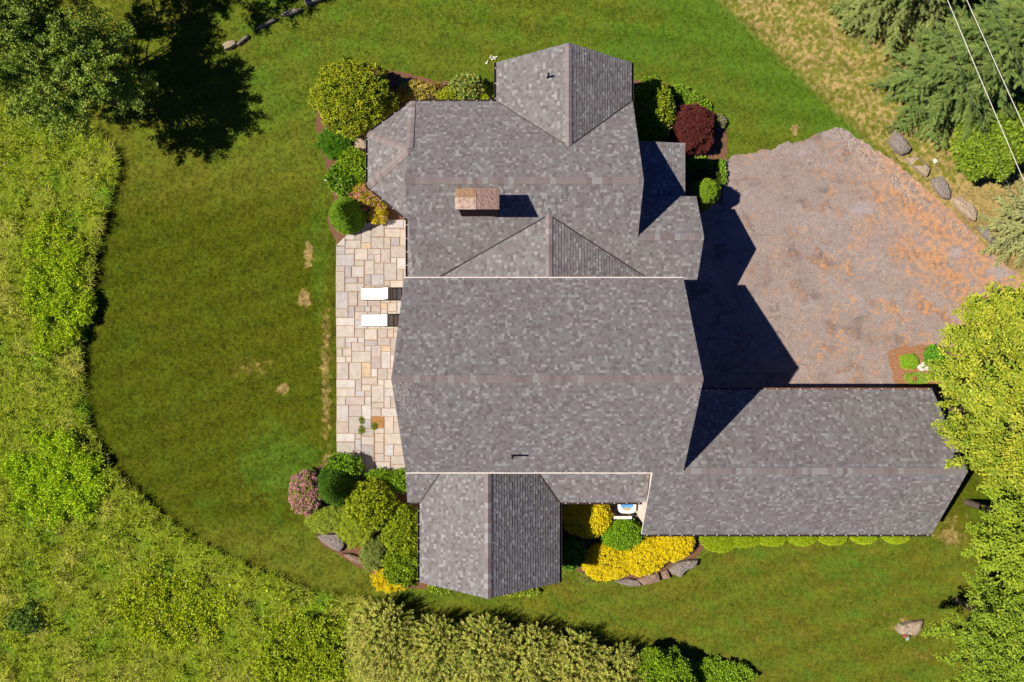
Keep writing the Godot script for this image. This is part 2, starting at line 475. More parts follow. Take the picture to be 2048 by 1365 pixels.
# one roof plane: its plan outline and its height a*x + b*y + c, all in plan units
func roof_plane(called: String, outline: Array, a: float, b: float, c: float, fascia: Material, seed_: int) -> MeshInstance3D:
	var plan := PackedVector2Array()
	for p in outline:
		plan.append(Vector2(p[0], p[1]))
	if Geometry2D.is_polygon_clockwise(plan):
		plan.reverse()
	# the deck: a slab under the shingles
	var st := st_new()
	var ix := Geometry2D.triangulate_polygon(plan)
	var top := func(p: Vector2, down: float) -> Vector3:
		return Vector3(p.x * S, (a * p.x + b * p.y + c) * S - down, p.y * S)
	for i in range(0, ix.size(), 3):
		var q := [plan[ix[i]], plan[ix[i + 1]], plan[ix[i + 2]]]
		if (q[1] - q[0]).cross(q[2] - q[0]) < 0.0:
			q = [q[0], q[2], q[1]]
		tri(st, top.call(q[0], 0.004), top.call(q[1], 0.004), top.call(q[2], 0.004))
		tri(st, top.call(q[0], DECK), top.call(q[2], DECK), top.call(q[1], DECK))
	for i in plan.size():
		var p: Vector2 = plan[i]
		var q: Vector2 = plan[(i + 1) % plan.size()]
		quad(st, top.call(p, 0.004), top.call(q, 0.004), top.call(q, DECK), top.call(p, DECK))
	var deck := part(called, st.commit(), fascia, house)
	# the shingles: courses of separate tabs, each lapping the one below
	var r := RandomNumberGenerator.new()
	r.seed = seed_
	var g := Vector2(a, b)
	var up2 := g.normalized()
	var along2 := Vector2(-up2.y, up2.x)
	var stretch := sqrt(1.0 + g.length_squared())
	var up3 := Vector3(up2.x, g.length(), up2.y) / stretch
	var along3 := Vector3(along2.x, 0, along2.y)
	var n3 := up3.cross(along3)
	if n3.y < 0.0:
		n3 = -n3
	var base := Vector3(plan[0].x * S, (a * plan[0].x + b * plan[0].y + c) * S, plan[0].y * S)
	var local := PackedVector2Array()
	for p in plan:
		var d: Vector2 = (p - plan[0]) * S
		local.append(Vector2(d.dot(along2), d.dot(up2) * stretch))
	var lo := local[0]
	var hi := local[0]
	for p in local:
		lo = lo.min(p)
		hi = hi.max(p)
	var sh := st_new()
	var t := lo.y - 0.012
	while t < hi.y:
		var t1 := minf(t + EXPOSURE, hi.y + 0.001)
		var s := lo.x - r.randf() * 0.3
		var pick := 0.0
		while s < hi.x:
			var s1 := s + r.randf_range(0.085, 0.175)
			var rect := PackedVector2Array([Vector2(s, t), Vector2(s1, t), Vector2(s1, t1), Vector2(s, t1)])
			var whole := true
			for p in rect:
				if not Geometry2D.is_point_in_polygon(p, local):
					whole = false
					break
			var pieces: Array = [rect] if whole else Geometry2D.intersect_polygons(rect, local)
			pick = r.randf()
			var col := Color(0.172, 0.165, 0.170)
			if pick < 0.12:
				col = Color(0.245, 0.243, 0.252)
			elif pick < 0.26:
				col = Color(0.136, 0.124, 0.128)
			elif pick < 0.48:
				col = Color(0.158, 0.147, 0.151)
			elif pick < 0.68:
				col = Color(0.185, 0.183, 0.189)
			var blot := noise_a.get_noise_2d(base.x * 90.0 + s * 60.0, base.z * 90.0 + t * 60.0)
			col = col * (0.98 + 0.05 * blot + r.randf_range(-0.07, 0.07))
			var lift := 0.014 + (0.009 if r.randf() < 0.45 else 0.0)
			for piece in pieces:
				var pts := PackedVector3Array()
				for p in piece:
					var o := lerpf(lift, 0.003, clampf((p.y - t) / EXPOSURE, 0.0, 1.0))
					pts.append(base + along3 * p.x + up3 * p.y + n3 * o)
				for k in range(1, pts.size() - 1):
					if (pts[k + 1] - pts[0]).cross(pts[k] - pts[0]).dot(n3) > 0.0:
						tri(sh, pts[0], pts[k], pts[k + 1], col)
					else:
						tri(sh, pts[0], pts[k + 1], pts[k], col)
			if whole:
				var b0 := base + along3 * s + up3 * t
				var b1 := base + along3 * s1 + up3 * t
				quad(sh, b0 + n3 * lift, b1 + n3 * lift, b1, b0, col)
				if lift > 0.02:
					var c0 := base + along3 * s + up3 * t1
					quad(sh, b0 + n3 * lift, b0, c0, c0 + n3 * 0.003, col)
			s = s1
		t = t1
	var tabs := part("shingles", sh.commit(), mats.shingle, deck)
	tabs.set_meta("kind", "stuff")
	return deck

# a row of bent cap shingles over a ridge or a hip between two planes (a, b: their height gradients)
func ridge_caps(parent: Node, from: Vector3, to: Vector3, g1: Vector2, g2: Vector2, half := 0.15):
	var d := (to - from).normalized()
	var n1 := Vector3(-g1.x, 1.0, -g1.y).normalized()
	var n2 := Vector3(-g2.x, 1.0, -g2.y).normalized()
	var s1 := n1.cross(d).normalized()
	if s1.dot(n2) > 0.0:
		s1 = -s1
	var s2 := n2.cross(d).normalized()
	if s2.dot(n1) > 0.0:
		s2 = -s2
	var up := (n1 + n2).normalized()
	var meshes := []
	var r := RandomNumberGenerator.new()
	r.seed = int(absf(from.x) * 100.0) + 5
	var step := 0.215
	var len := step + 0.03
	var st := st_new()
	var a0 := up * 0.045
	var a1 := up * 0.030 + d * len
	var l0 := s1 * half + n1 * 0.040
	var l1 := s1 * half + n1 * 0.030 + d * len
	var r0 := s2 * half + n2 * 0.040
	var r1 := s2 * half + n2 * 0.030 + d * len
	var ml0 := s1 * half * 0.25 + up * 0.037 + n1 * 0.006
	var ml1 := ml0 - up * 0.012 + d * len
	var mr0 := s2 * half * 0.25 + up * 0.037 + n2 * 0.006
	var mr1 := mr0 - up * 0.012 + d * len
	var q := [[l0, ml0, ml1, l1], [ml0, a0, a1, ml1], [a0, mr0, mr1, a1], [mr0, r0, r1, mr1]]
	for f in q:
		if (f[2] - f[0]).cross(f[1] - f[0]).dot(up) > 0.0:
			quad(st, f[0], f[1], f[2], f[3])
		else:
			quad(st, f[3], f[2], f[1], f[0])
	for e in [[l0, ml0, n1], [ml0, a0, up], [a0, mr0, up], [mr0, r0, n2]]:
		quad(st, e[0], e[1], e[1] - e[2] * 0.014, e[0] - e[2] * 0.014)
	quad(st, l0, l1, l1 - n1 * 0.03, l0 - n1 * 0.03)
	quad(st, r0, r1, r1 - n2 * 0.03, r0 - n2 * 0.03)
	var m := st.commit()
	var n := int(from.distance_to(to) / step)
	for i in n:
		part("ridge_cap", m, mats.caps[[0, 0, 0, 1, 1, 2, 3, 4][r.randi() % 8]], parent, from + d * step * i)

# an open gutter along an eave, with strap hangers
func gutter(parent: Node, a: Vector3, b: Vector3, out: Vector3, m: Material, straps := true, wide := 0.115):
	var st := st_new()
	var prof := [Vector2(0.0, -0.015), Vector2(0.0, -0.10), Vector2(wide * 0.8, -0.10), Vector2(wide, -0.035), Vector2(wide - 0.012, -0.03)]
	for i in prof.size() - 1:
		var p: Vector2 = prof[i]
		var q: Vector2 = prof[i + 1]
		quad(st, a + out * p.x + Vector3.UP * p.y, b + out * p.x + Vector3.UP * p.y, b + out * q.x + Vector3.UP * q.y, a + out * q.x + Vector3.UP * q.y)
	for e in [a, b]:
		quad(st, e + Vector3.UP * -0.02, e + out * wide + Vector3.UP * -0.035, e + out * wide * 0.8 + Vector3.UP * -0.10, e + Vector3.UP * -0.10)
	var g := part("gutter", st.commit(), m, parent)
	if straps:
		var h := st_new()
		var n := int(a.distance_to(b) / 0.52)
		var d := (b - a).normalized()
		for i in n:
			var c := a + d * (0.25 + i * (a.distance_to(b) - 0.4) / maxf(1.0, n - 1))
			box(h, c + out * wide * 0.45 - Vector3(0.018, 0.04, 0.018), c + out * wide * 0.45 + Vector3(0.018, -0.012, 0.018))
		var hs := part("gutter_straps", h.commit(), mats.trim, g)
		hs.set_meta("kind", "stuff")

func gutter_boxed(parent: Node, a: Vector3, b: Vector3, out: Vector3, m: Material, wide := 0.10):
	var st := st_new()
	var prof := [Vector2(-0.01, 0.014), Vector2(wide - 0.015, 0.006), Vector2(wide, -0.01), Vector2(wide, -0.05), Vector2(wide * 0.75, -0.11), Vector2(0.0, -0.11)]
	for i in prof.size() - 1:
		var p: Vector2 = prof[i]
		var q: Vector2 = prof[i + 1]
		quad(st, a + out * p.x + Vector3.UP * p.y, b + out * p.x + Vector3.UP * p.y, b + out * q.x + Vector3.UP * q.y, a + out * q.x + Vector3.UP * q.y)
	var g := part("gutter", st.commit(), m, parent)
	return g

# walls of a gabled wing: section (y, h) pairs run along x, or (x, h) pairs along y
func walls(section: Array, from: float, to: float, along_x: bool):
	var st := st_new()
	var ring := func(k: float) -> Array:
		var out := []
		for p in section:
			out.append(G(k, p[0], p[1]) if along_x else G(p[0], k, p[1]))
		return out
	var r0: Array = ring.call(from)
	var r1: Array = ring.call(to)
	var n := section.size()
	for i in n:
		var j := (i + 1) % n
		quad(st, r0[i], r0[j], r1[j], r1[i])
	for i in range(1, n - 1):
		tri(st, r0[0], r0[i], r0[i + 1])
		tri(st, r1[0], r1[i + 1], r1[i])
	part("wall", st.commit(), mats.siding, house)

func build_house():
	house = thing("house", "rambling white house with grey shingled gable roofs and an attached garage wing", "house")
	var dark := mats.soffit as Material
	var white := mats.trim as Material
	# walls
	walls([[-94, 0], [-94, 198], [58, 312], [212, 198], [212, 0]], -170, 279, true)
	walls([[103, 0], [103, 102], [222, 192], [345, 99], [345, 0]], 248, 764, true)
	walls([[-421, 0], [-421, 124], [-267, 220], [-96, 116], [-96, 0]], -165, 206, true)
	walls([[-249, 0], [-249, 124], [-181, 168], [-110, 122], [-110, 0]], 200, 321, true)
	walls([[-16, 0], [-16, 124], [97, 180], [205, 124], [205, 0]], -492, -330, false)
	walls([[-155, 0], [-155, 116], [-41, 187], [74, 116], [74, 0]], 205, 428, false)
	walls([[205, 0], [205, 140], [268, 116], [268, 0]], -178, 246, true)
	var bay := st_new()
	var oct := [Vector2(-170, -424), Vector2(-185, -418), Vector2(-247, -370), Vector2(-247, -287), Vector2(-186, -234), Vector2(-165, -234)]
	for i in oct.size() - 1:
		quad(bay, G(oct[i].x, oct[i].y, 0), G(oct[i].x, oct[i].y, 122), G(oct[i + 1].x, oct[i + 1].y, 122), G(oct[i + 1].x, oct[i + 1].y, 0))
	part("wall", bay.commit(), mats.siding, house)
	var posts := st_new()
	for p in [[306, -352], [306, -302]]:
		part("porch_post", post_mesh(0.11, 2.8), mats.trim, house, G(p[0], p[1]))
	# the tall middle wing and the garage, whose south slopes run through in one plane
	var m1 := roof_plane("roof_slope", [[-184, -107], [292, -107], [292, 58], [-184, 58]], 0.0, 0.74, 325 - 0.74 * 58, white, 101)
	var m2 := roof_plane("roof_slope", [[-184, 58], [292, 58], [292, 222], [777, 222], [777, 358], [240, 358], [240, 224], [-181, 224]], 0.0, -0.745, 325 + 0.745 * 58, white, 102)
	ridge_caps(m1, G(-184, 58, 325), G(292, 58, 325), Vector2(0, 0.74), Vector2(0, -0.745))
	var g1 := roof_plane("roof_slope", [[281, 90], [777, 90], [777, 222], [281, 222]], 0.0, 0.748, 202.8 - 0.748 * 222, dark, 103)
	ridge_caps(g1, G(296, 222, 203), G(777, 222, 203), Vector2(0, 0.748), Vector2(0, -0.745))
	gutter_boxed(m1, G(-184, -107, 202.5), G(292, -107, 202.5), Vector3(0, 0, -1), mats.eave, 0.065)
	gutter_boxed(m2, G(-181, 224, 201), G(240, 224, 201), Vector3(0, 0, 1), mats.eave, 0.065)
	gutter(g1, G(286, 90, 104), G(777, 90, 104), Vector3(0, 0, -1), mats.rust, true, 0.085)
	gutter(m2, G(240, 358, 101.5), G(777, 358, 101.5), Vector3(0, 0, 1), mats.gutter_dark)
	# north wing, and the entry roof whose south slope it shares
	var n1 := roof_plane("roof_slope", [[-178, -434], [219, -434], [219, -267], [-178, -267]], 0.0, 0.62, 232 + 0.62 * 267, dark, 104)
	var n2 := roof_plane("roof_slope", [[-178, -267], [219, -267], [219, -181.4], [334, -181.4], [334, -107], [-178, -107]], 0.0, -0.62, 232 - 0.62 * 267, dark, 105)
	ridge_caps(n1, G(-178, -267, 232), G(219, -267, 232), Vector2(0, 0.62), Vector2(0, -0.62))
	var e1 := roof_plane("roof_slope", [[208, -262], [334, -262], [334, -181.4], [208, -181.4]], 0.0, 0.62, 179 + 0.62 * 181.4, dark, 106)
	ridge_caps(e1, G(223, -181.4, 179), G(334, -181.4, 179), Vector2(0, 0.62), Vector2(0, -0.62))
	var p1 := roof_plane("porch_roof", [[207, -362], [316.6, -362], [316.6, -240], [207, -240]], -0.16, 0.0, 117 + 0.16 * 316.6, dark, 107)
	# north gable
	var q1 := roof_plane("roof_slope", [[-28, -505], [97.7, -514], [97.7, -322], [-28, -420]], 0.489, 0.0, 190 - 0.489 * 97.7, dark, 108)
	var q2 := roof_plane("roof_slope", [[97.7, -514], [216.5, -505], [216.5, -420], [97.7, -322]], -0.518, 0.0, 190 + 0.518 * 97.7, dark, 109)
	ridge_caps(q1, G(97.7, -334, 190), G(97.7, -512, 190), Vector2(0.489, 0), Vector2(-0.518, 0))
	gutter(q1, G(-28, -505, 128.5), G(-28, -434, 128.5), Vector3(-1, 0, 0), mats.gutter_dark)
	gutter(q2, G(216.5, -505, 128.5), G(216.5, -434, 128.5), Vector3(1, 0, 0), mats.gutter_dark, false)
	gutter(n1, G(-178, -434, 128.5), G(-32, -434, 128.5), Vector3(0, 0, -1), mats.gutter_dark)
	# low cross roof that runs into the middle wing
	var c1 := roof_plane("roof_slope", [[63, -226], [63, -98], [-152, -98]], 0.32, 0.0, 200 - 0.32 * 63, dark, 110)
	var c2 := roof_plane("roof_slope", [[63, -226], [258, -98], [63, -98]], -0.35, 0.0, 200 + 0.35 * 63, dark, 111)
	ridge_caps(c1, G(63, -217, 200.2), G(63, -100, 200.2), Vector2(0.32, 0), Vector2(-0.35, 0))
	# bay roof: three hipped faces
	var apex := Vector3(-176, 194.8, -328)
	var rim := [Vector3(-181, 128.5, -434), Vector3(-261, 128.5, -376), Vector3(-261, 128.5, -281), Vector3(-190, 128.5, -222)]
	var grads := []
	var decks := []
	for i in 3:
		var a: Vector3 = rim[i]
		var b: Vector3 = rim[i + 1]
		var n := (b - a).cross(apex - a)
		var g := Vector2(-n.x / n.y, -n.z / n.y)
		grads.append(g)
		decks.append(roof_plane("bay_roof", [[a.x, a.z], [b.x, b.z], [apex.x, apex.z]], g.x, g.y, a.y - g.x * a.x - g.y * a.z, dark, 112 + i))
		var mid := (a + b) / 2.0 - apex
		gutter(decks[i], G(a.x, a.z, a.y), G(b.x, b.z, b.y), Vector3(b.z - a.z, 0, a.x - b.x).normalized() * (1.0 if Vector3(b.z - a.z, 0, a.x - b.x).dot(mid) > 0.0 else -1.0), mats.gutter_dark)
	for i in 2:
		var a: Vector3 = rim[i + 1]
		ridge_caps(decks[i], G(a.x, a.z, a.y), G(apex.x, apex.z, apex.y), grads[i], grads[i + 1], 0.16)
	ridge_caps(decks[0], G(rim[0].x, rim[0].z, rim[0].y), G(apex.x, apex.z, apex.y), grads[0], Vector2(0, 0.62), 0.16)
	# narrow pent roof down the west side
	var w1 := roof_plane("pent_roof", [[-190, -224], [-166, -224], [-166, -98], [-190, -98]], 0.5, 0.0, 120 + 0.5 * 190, dark, 116)
	gutter(w1, G(-190, -222, 120), G(-190, -108, 120), Vector3(-1, 0, 0), mats.gutter_dark)
	# south gable and the low roof beside it
	var s1 := roof_plane("roof_slope", [[-168, 294], [-168, 441], [-41, 441], [-41, 214], [-150, 214]], 0.62, 0.0, 198 + 0.62 * 41, dark, 117)
	var s2 := roof_plane("roof_slope", [[-41, 214], [-41, 441], [86.7, 441], [86.7, 294], [50, 214]], -0.62, 0.0, 198 - 0.62 * 41, dark, 118)
	ridge_caps(s1, G(-41, 441, 198), G(-41, 216, 198), Vector2(0.62, 0), Vector2(-0.62, 0))
	var s3 := roof_plane("roof_slope", [[-191, 214], [246, 214], [246, 294.5], [-191, 294.5]], 0.0, -0.42, 119 + 0.42 * 294.5, dark, 119)
	gutter(s1, G(-168, 300, 119), G(-168, 441, 119), Vector3(-1, 0, 0), mats.gutter_dark)
	gutter(s2, G(86.7, 300, 119), G(86.7, 441, 119), Vector3(1, 0, 0), mats.gutter_dark, false)
	gutter(s3, G(88, 294.5, 119), G(238, 294.5, 119), Vector3(0, 0, 1), mats.gutter_dark)
	gutter(s3, G(-191, 294.5, 119), G(-172, 294.5, 119), Vector3(0, 0, 1), mats.gutter_dark, false)
	# chimney
	chimney()
	# narrow dark strips laid along the valleys where two roofs meet
	for q in [[c1, 63, -215.4, 200, -164, -98, 127.4], [c2, 63, -215.4, 200, 270, -98, 127.4], [q1, 97.7, -334.7, 190, -27, -433.5, 128.8], [q2, 97.7, -334.7, 190, 215.5, -433.5, 128.8], [s2, 33, 215, 152.4, 86.5, 294.3, 119.1], [s1, -115, 215, 152.4, -168, 294.3, 119.1]]:
		var a := G(q[1], q[2], q[3]) + Vector3(0, 0.032, 0)
		var b := G(q[4], q[5], q[6]) + Vector3(0, 0.032, 0)
		var side := (b - a).cross(Vector3.UP).normalized() * 0.022
		var vs := st_new()
		quad(vs, a - side + Vector3(0, 0.012, 0), b - side + Vector3(0, 0.012, 0), b, a)
		quad(vs, a, b, b + side + Vector3(0, 0.012, 0), a + side + Vector3(0, 0.012, 0))
		part("valley_strip", vs.commit(), mats.gutter_dark, q[0])
	# pale lichen and grit near the ends of the tall ridge
	var li := st_new()
	var lr := RandomNumberGenerator.new()
	lr.seed = 61
	for i in 420:
		var west := i < 320
		var y := 62.0 + absf(lr.randfn()) * (26.0 if west else 18.0)
		var x := (-182.0 + absf(lr.randfn()) * 14.0 + (y - 62.0) * 0.12) if west else (290.0 - absf(lr.randfn()) * 8.0)
		if y > 150.0:
			continue
		var p := G(x, y, 325 - 0.745 * (y - 58)) + Vector3(0, 0.036, 0)
		var e := Vector3(lr.randf_range(0.010, 0.035), 0, 0)
		var f := Vector3(0, -0.745, 1.0).normalized() * lr.randf_range(0.010, 0.030)
		quad(li, p - e - f, p + e - f, p + e * 0.6 + f, p - e + f * 0.7)
	var lich := part("lichen", li.commit(), flat(Color(0.36, 0.33, 0.32), 0.95, 0.1), m2)
	lich.set_meta("kind", "stuff")
	# plumbing vents
	for p in [[63, -461, 0.42], [1.0, 191, 0.75]]:
		var h: float = (190 - 0.489 * (97.7 - p[0])) if p[1] < 0 else (325 - 0.745 * (p[1] - 58))
		var v := st_new()
		tube(v, Vector3(0, -0.1, 0), Vector3(0, p[2], 0), 0.045, 0.045, 10)
		tube(v, Vector3(0, -0.12, 0), Vector3(0, 0.06, 0), 0.11, 0.06, 10)
		part("vent_pipe", v.commit(), mats.pipe, house, G(p[0], p[1], h))

func post_mesh(w: float, h: float) -> ArrayMesh:
	var st := st_new()
	box(st, Vector3(-w / 2, 0, -w / 2), Vector3(w / 2, h, w / 2), Color.WHITE, 0.01)
	box(st, Vector3(-w * 0.75, 0, -w * 0.75), Vector3(w * 0.75, 0.12, w * 0.75), Color.WHITE, 0.01)
	return st.commit()

func chimney():
	var st := st_new()
	var r := RandomNumberGenerator.new()
	r.seed = 77
	var x0 := -86.5 * S
	var x1 := -22.5 * S
	var z0 := -240.5 * S
	var z1 := -213.0 * S
	var y := 182.0 * S
	var top := 270.0 * S
	var row := 0
	while y < top - 0.001:
		var grow := 0.035 if y > top - 0.22 else 0.0
		var h := minf(0.072, top - y)
		for side in 4:
			var l := (x1 - x0) if side < 2 else (z1 - z0)
			var t := -0.1 * (row % 2) - grow
			while t < l + grow:
				var b0 := maxf(t, -grow)
				var b1 := minf(t + 0.2, l + grow)
				var c := Color(0.115, 0.055, 0.04).lerp(Color(0.06, 0.035, 0.03), r.randf()) * r.randf_range(0.7, 1.25)
				if b1 - b0 > 0.02:
					var e := 0.05
					match side:
						0: box(st, Vector3(x0 + b0, y, z1 + grow - e), Vector3(x0 + b1 - 0.01, y + h - 0.01, z1 + grow), c)
						1: box(st, Vector3(x0 + b0, y, z0 - grow), Vector3(x0 + b1 - 0.01, y + h - 0.01, z0 - grow + e), c)
						2: box(st, Vector3(x0 - grow, y, z0 + b0), Vector3(x0 - grow + e, y + h - 0.01, z0 + b1 - 0.01), c)
						3: box(st, Vector3(x1 + grow - e, y, z0 + b0), Vector3(x1 + grow, y + h - 0.01, z0 + b1 - 0.01), c)
				t += 0.2
		y += h
		row += 1
	var inner := st_new()
	box(inner, Vector3(x0 + 0.012, 180 * S, z0 + 0.012), Vector3(x1 - 0.012, top, z1 - 0.012))
	var ch := part("chimney", inner.commit(), flat(Color(0.13, 0.11, 0.10), 0.95), house)
	var bricks := part("brickwork", st.commit(), mats.tinted, ch)
	bricks.set_meta("kind", "stuff")
	# four weathered cap stones with mortar between
	var tones := [mats.cap_rust, mats.cap_brown, mats.cap_pale, mats.cap_brown]
	var xs := [-91.5, -57.0, -20.0]
	var zs := [-245.0, -230.0, -210.5]
	for j in 2:
		for i in 2:
			var s := st_new()
			var lo := Vector3(xs[i] * S + 0.008, 0, zs[j] * S + 0.004)
			var hi := Vector3(xs[i + 1] * S - 0.008, 0, zs[j + 1] * S - 0.004)
			var nx := 8
			var nz := 5
			var f := func(a: int, b: int) -> Vector3:
				var e := 0.018 if a == 0 or b == 0 or a == nx or b == nz else 0.0
				var wx := lerpf(lo.x, hi.x, float(a) / nx)
				var wz := lerpf(lo.z, hi.z, float(b) / nz)
				return Vector3(wx, 272.0 * S + 0.05 + 0.02 * noise_b.get_noise_2d(wx * 60.0, wz * 60.0) - e + 0.012 * (i + j), wz)
			for a in nx:
				for b in nz:
					quad(s, f.call(a, b), f.call(a + 1, b), f.call(a + 1, b + 1), f.call(a, b + 1))
			for a in nx:
				for b in [0, nz]:
					quad(s, f.call(a, b), f.call(a + 1, b), f.call(a + 1, b) - Vector3(0, 0.07, 0), f.call(a, b) - Vector3(0, 0.07, 0))
			for b in nz:
				for a in [0, nx]:
					quad(s, f.call(a, b), f.call(a, b + 1), f.call(a, b + 1) - Vector3(0, 0.07, 0), f.call(a, b) - Vector3(0, 0.07, 0))
			part("cap_stone", s.commit(), tones[j * 2 + i], ch)

# ------------------------------------------------------------------ patio
# each stone: left, top, right, bottom in twelfths of a plan unit from the patio's corner, and its tone
const STONES := [
	[110, 550, 310, 770, 4], [320, 375, 555, 620, 4], [565, 345, 710, 620, 3], [565, 180, 955, 335, 1], [725, 345, 955, 690, 7], [325, 635, 705, 830, 7], [720, 705, 950, 840, 5], [970, 150, 1280, 545, 7],
	[1295, 130, 1755, 325, 1], [1765, 130, 1840, 345, 2], [1295, 345, 1680, 550, 0], [970, 570, 1275, 835, 7], [1285, 570, 1435, 835, 2], [1455, 570, 1665, 770, 8], [1680, 360, 1840, 770, 2], [90, 785, 310, 985, 8],
	[325, 845, 545, 980, 0], [560, 845, 870, 1115, 0], [885, 850, 1195, 980, 7], [1205, 850, 1435, 1190, 3], [1450, 785, 1840, 1055, 7], [90, 990, 540, 1265, 1], [885, 990, 1030, 1115, 1], [1045, 990, 1190, 1190, 0],
	[1450, 1065, 1590, 1195, 1], [1605, 1070, 1840, 1345, 4], [560, 1135, 785, 1265, 0], [805, 1135, 1030, 1475, 7], [1045, 1205, 1270, 1475, 3], [1285, 1205, 1590, 1620, 7], [85, 1275, 305, 1405, 2],
	[320, 1280, 470, 1550, 8], [485, 1280, 780, 1545, 4], [85, 1412, 305, 1905, 2], [325, 1565, 620, 1690, 8], [645, 1565, 780, 1690, 7], [320, 1705, 780, 1900, 7], [805, 1485, 955, 1760, 8], [970, 1485, 1275, 1760, 1],
	[1290, 1635, 1430, 1760, 7], [1445, 1635, 1755, 1800, 0], [1605, 1355, 1750, 1620, 2], [1760, 1355, 1840, 1800, 2], [805, 1775, 1030, 2110, 5], [1045, 1775, 1435, 2110, 3], [85, 1915, 385, 2325, 1], [395, 1920, 620, 2255, 2],
	[640, 1920, 790, 2115, 7], [645, 2125, 870, 2260, 7], [885, 2125, 1190, 2260, 3], [1205, 2120, 1430, 2185, 0], [1445, 1810, 1600, 2185, 2], [1205, 2195, 1355, 2330, 5], [1205, 2340, 1355, 2480, 0], [1375, 2195, 1595, 2395, 2],
	[1375, 2405, 1600, 2480, 0], [1612, 1810, 1850, 2480, 4], [85, 2340, 385, 2540, 7], [400, 2275, 545, 2545, 8], [570, 2275, 795, 2400, 3], [810, 2270, 945, 2405, 1], [970, 2270, 1190, 2410, 7], [565, 2415, 870, 2608, 2],
	[880, 2420, 1190, 2608, 1], [90, 2556, 545, 2741, 4], [95, 2751, 545, 3031, 0], [565, 2618, 860, 2821, 1], [870, 2618, 1190, 2826, 0], [1205, 2490, 1515, 2826, 0], [1530, 2490, 1850, 2891, 2], [560, 2831, 785, 3031, 2],
	[805, 2836, 1105, 3101, 0], [1135, 2836, 1360, 3041, 3], [1370, 2836, 1515, 3036, 2], [1530, 2901, 1850, 3041, 2], [95, 3041, 315, 3301, 3], [325, 3041, 615, 3166, 4], [645, 3041, 790, 3166, 4], [325, 3176, 470, 3301, 1],
	[485, 3176, 795, 3381, 7], [805, 3116, 1110, 3241, 8], [1130, 3051, 1430, 3241, 3], [1445, 3051, 1850, 3461, 3], [105, 3311, 245, 3511, 2], [260, 3311, 475, 3511, 2], [110, 3521, 325, 3661, 4], [335, 3521, 475, 3661, 0],
	[485, 3391, 955, 3661, 7], [810, 3256, 955, 3381, 4], [970, 3251, 1200, 3526, 7], [1215, 3251, 1440, 3386, 5], [1215, 3394, 1435, 3806, 4], [1445, 3471, 1850, 3806, 0], [970, 3536, 1200, 3806, 3], [110, 3671, 395, 4081, 7],
	[425, 3671, 720, 4081, 7], [730, 3671, 955, 4021, 5], [970, 3817, 1115, 4017, 4], [1130, 3817, 1355, 4087, 3], [1365, 3817, 1850, 4082, 2], [730, 4032, 1115, 4217, 2], [1130, 4097, 1275, 4222, 0], [1290, 4092, 1850, 4297, 0],
	[100, 4092, 560, 4292, 4], [575, 4092, 720, 4367, 7], [730, 4227, 955, 4367, 0], [980, 4232, 1275, 4642, 7], [1290, 4307, 1850, 4502, 4], [105, 4302, 555, 4507, 0], [575, 4377, 795, 4507, 1], [810, 4377, 960, 4507, 2],
	[110, 4517, 325, 4712, 7], [335, 4517, 795, 4717, 3], [810, 4517, 955, 4717, 4], [975, 4657, 1275, 4787, 7], [1290, 4512, 1440, 4787, 7], [1450, 4512, 1850, 4787, 3], [110, 4727, 400, 5132, 4], [410, 4727, 725, 4997, 3],
	[735, 4727, 955, 5072, 4], [970, 4802, 1205, 4997, 7], [1220, 4802, 1850, 5002, 4], [98, 5142, 398, 5409, 2], [414, 5011, 714, 5414, 7], [731, 5082, 954, 5289, 8], [971, 5011, 1281, 5289, 6], [1292, 5011, 1516, 5425, 2],
	[1527, 5011, 1850, 5137, 0], [1527, 5148, 1850, 5425, 2], [731, 5300, 1030, 5490, 3], [1052, 5300, 1281, 5420, 7], [103, 5425, 556, 5627, 4], [572, 5431, 709, 5556, 2], [572, 5572, 709, 5840, 1], [572, 5850, 709, 5982, 7],
	[731, 5502, 1030, 5703, 7], [731, 5714, 1030, 5982, 8], [1058, 5431, 1276, 5632, 2], [1058, 5643, 1276, 5911, 2], [1058, 5927, 1276, 6118, 7], [1298, 5431, 1850, 5693, 0], [1298, 5703, 1510, 5976, 1], [1521, 5703, 1850, 5976, 2],
	[109, 5643, 556, 5905, 7], [109, 5916, 561, 6118, 4], [572, 5987, 796, 6270, 3], [812, 5987, 1030, 6330, 2], [1292, 5987, 1440, 6118, 2], [1063, 6129, 1434, 6326, 7], [1456, 5987, 1850, 6183, 7], [1456, 6194, 1850, 6392, 0], [812, 6342, 1440, 6400, 7]]

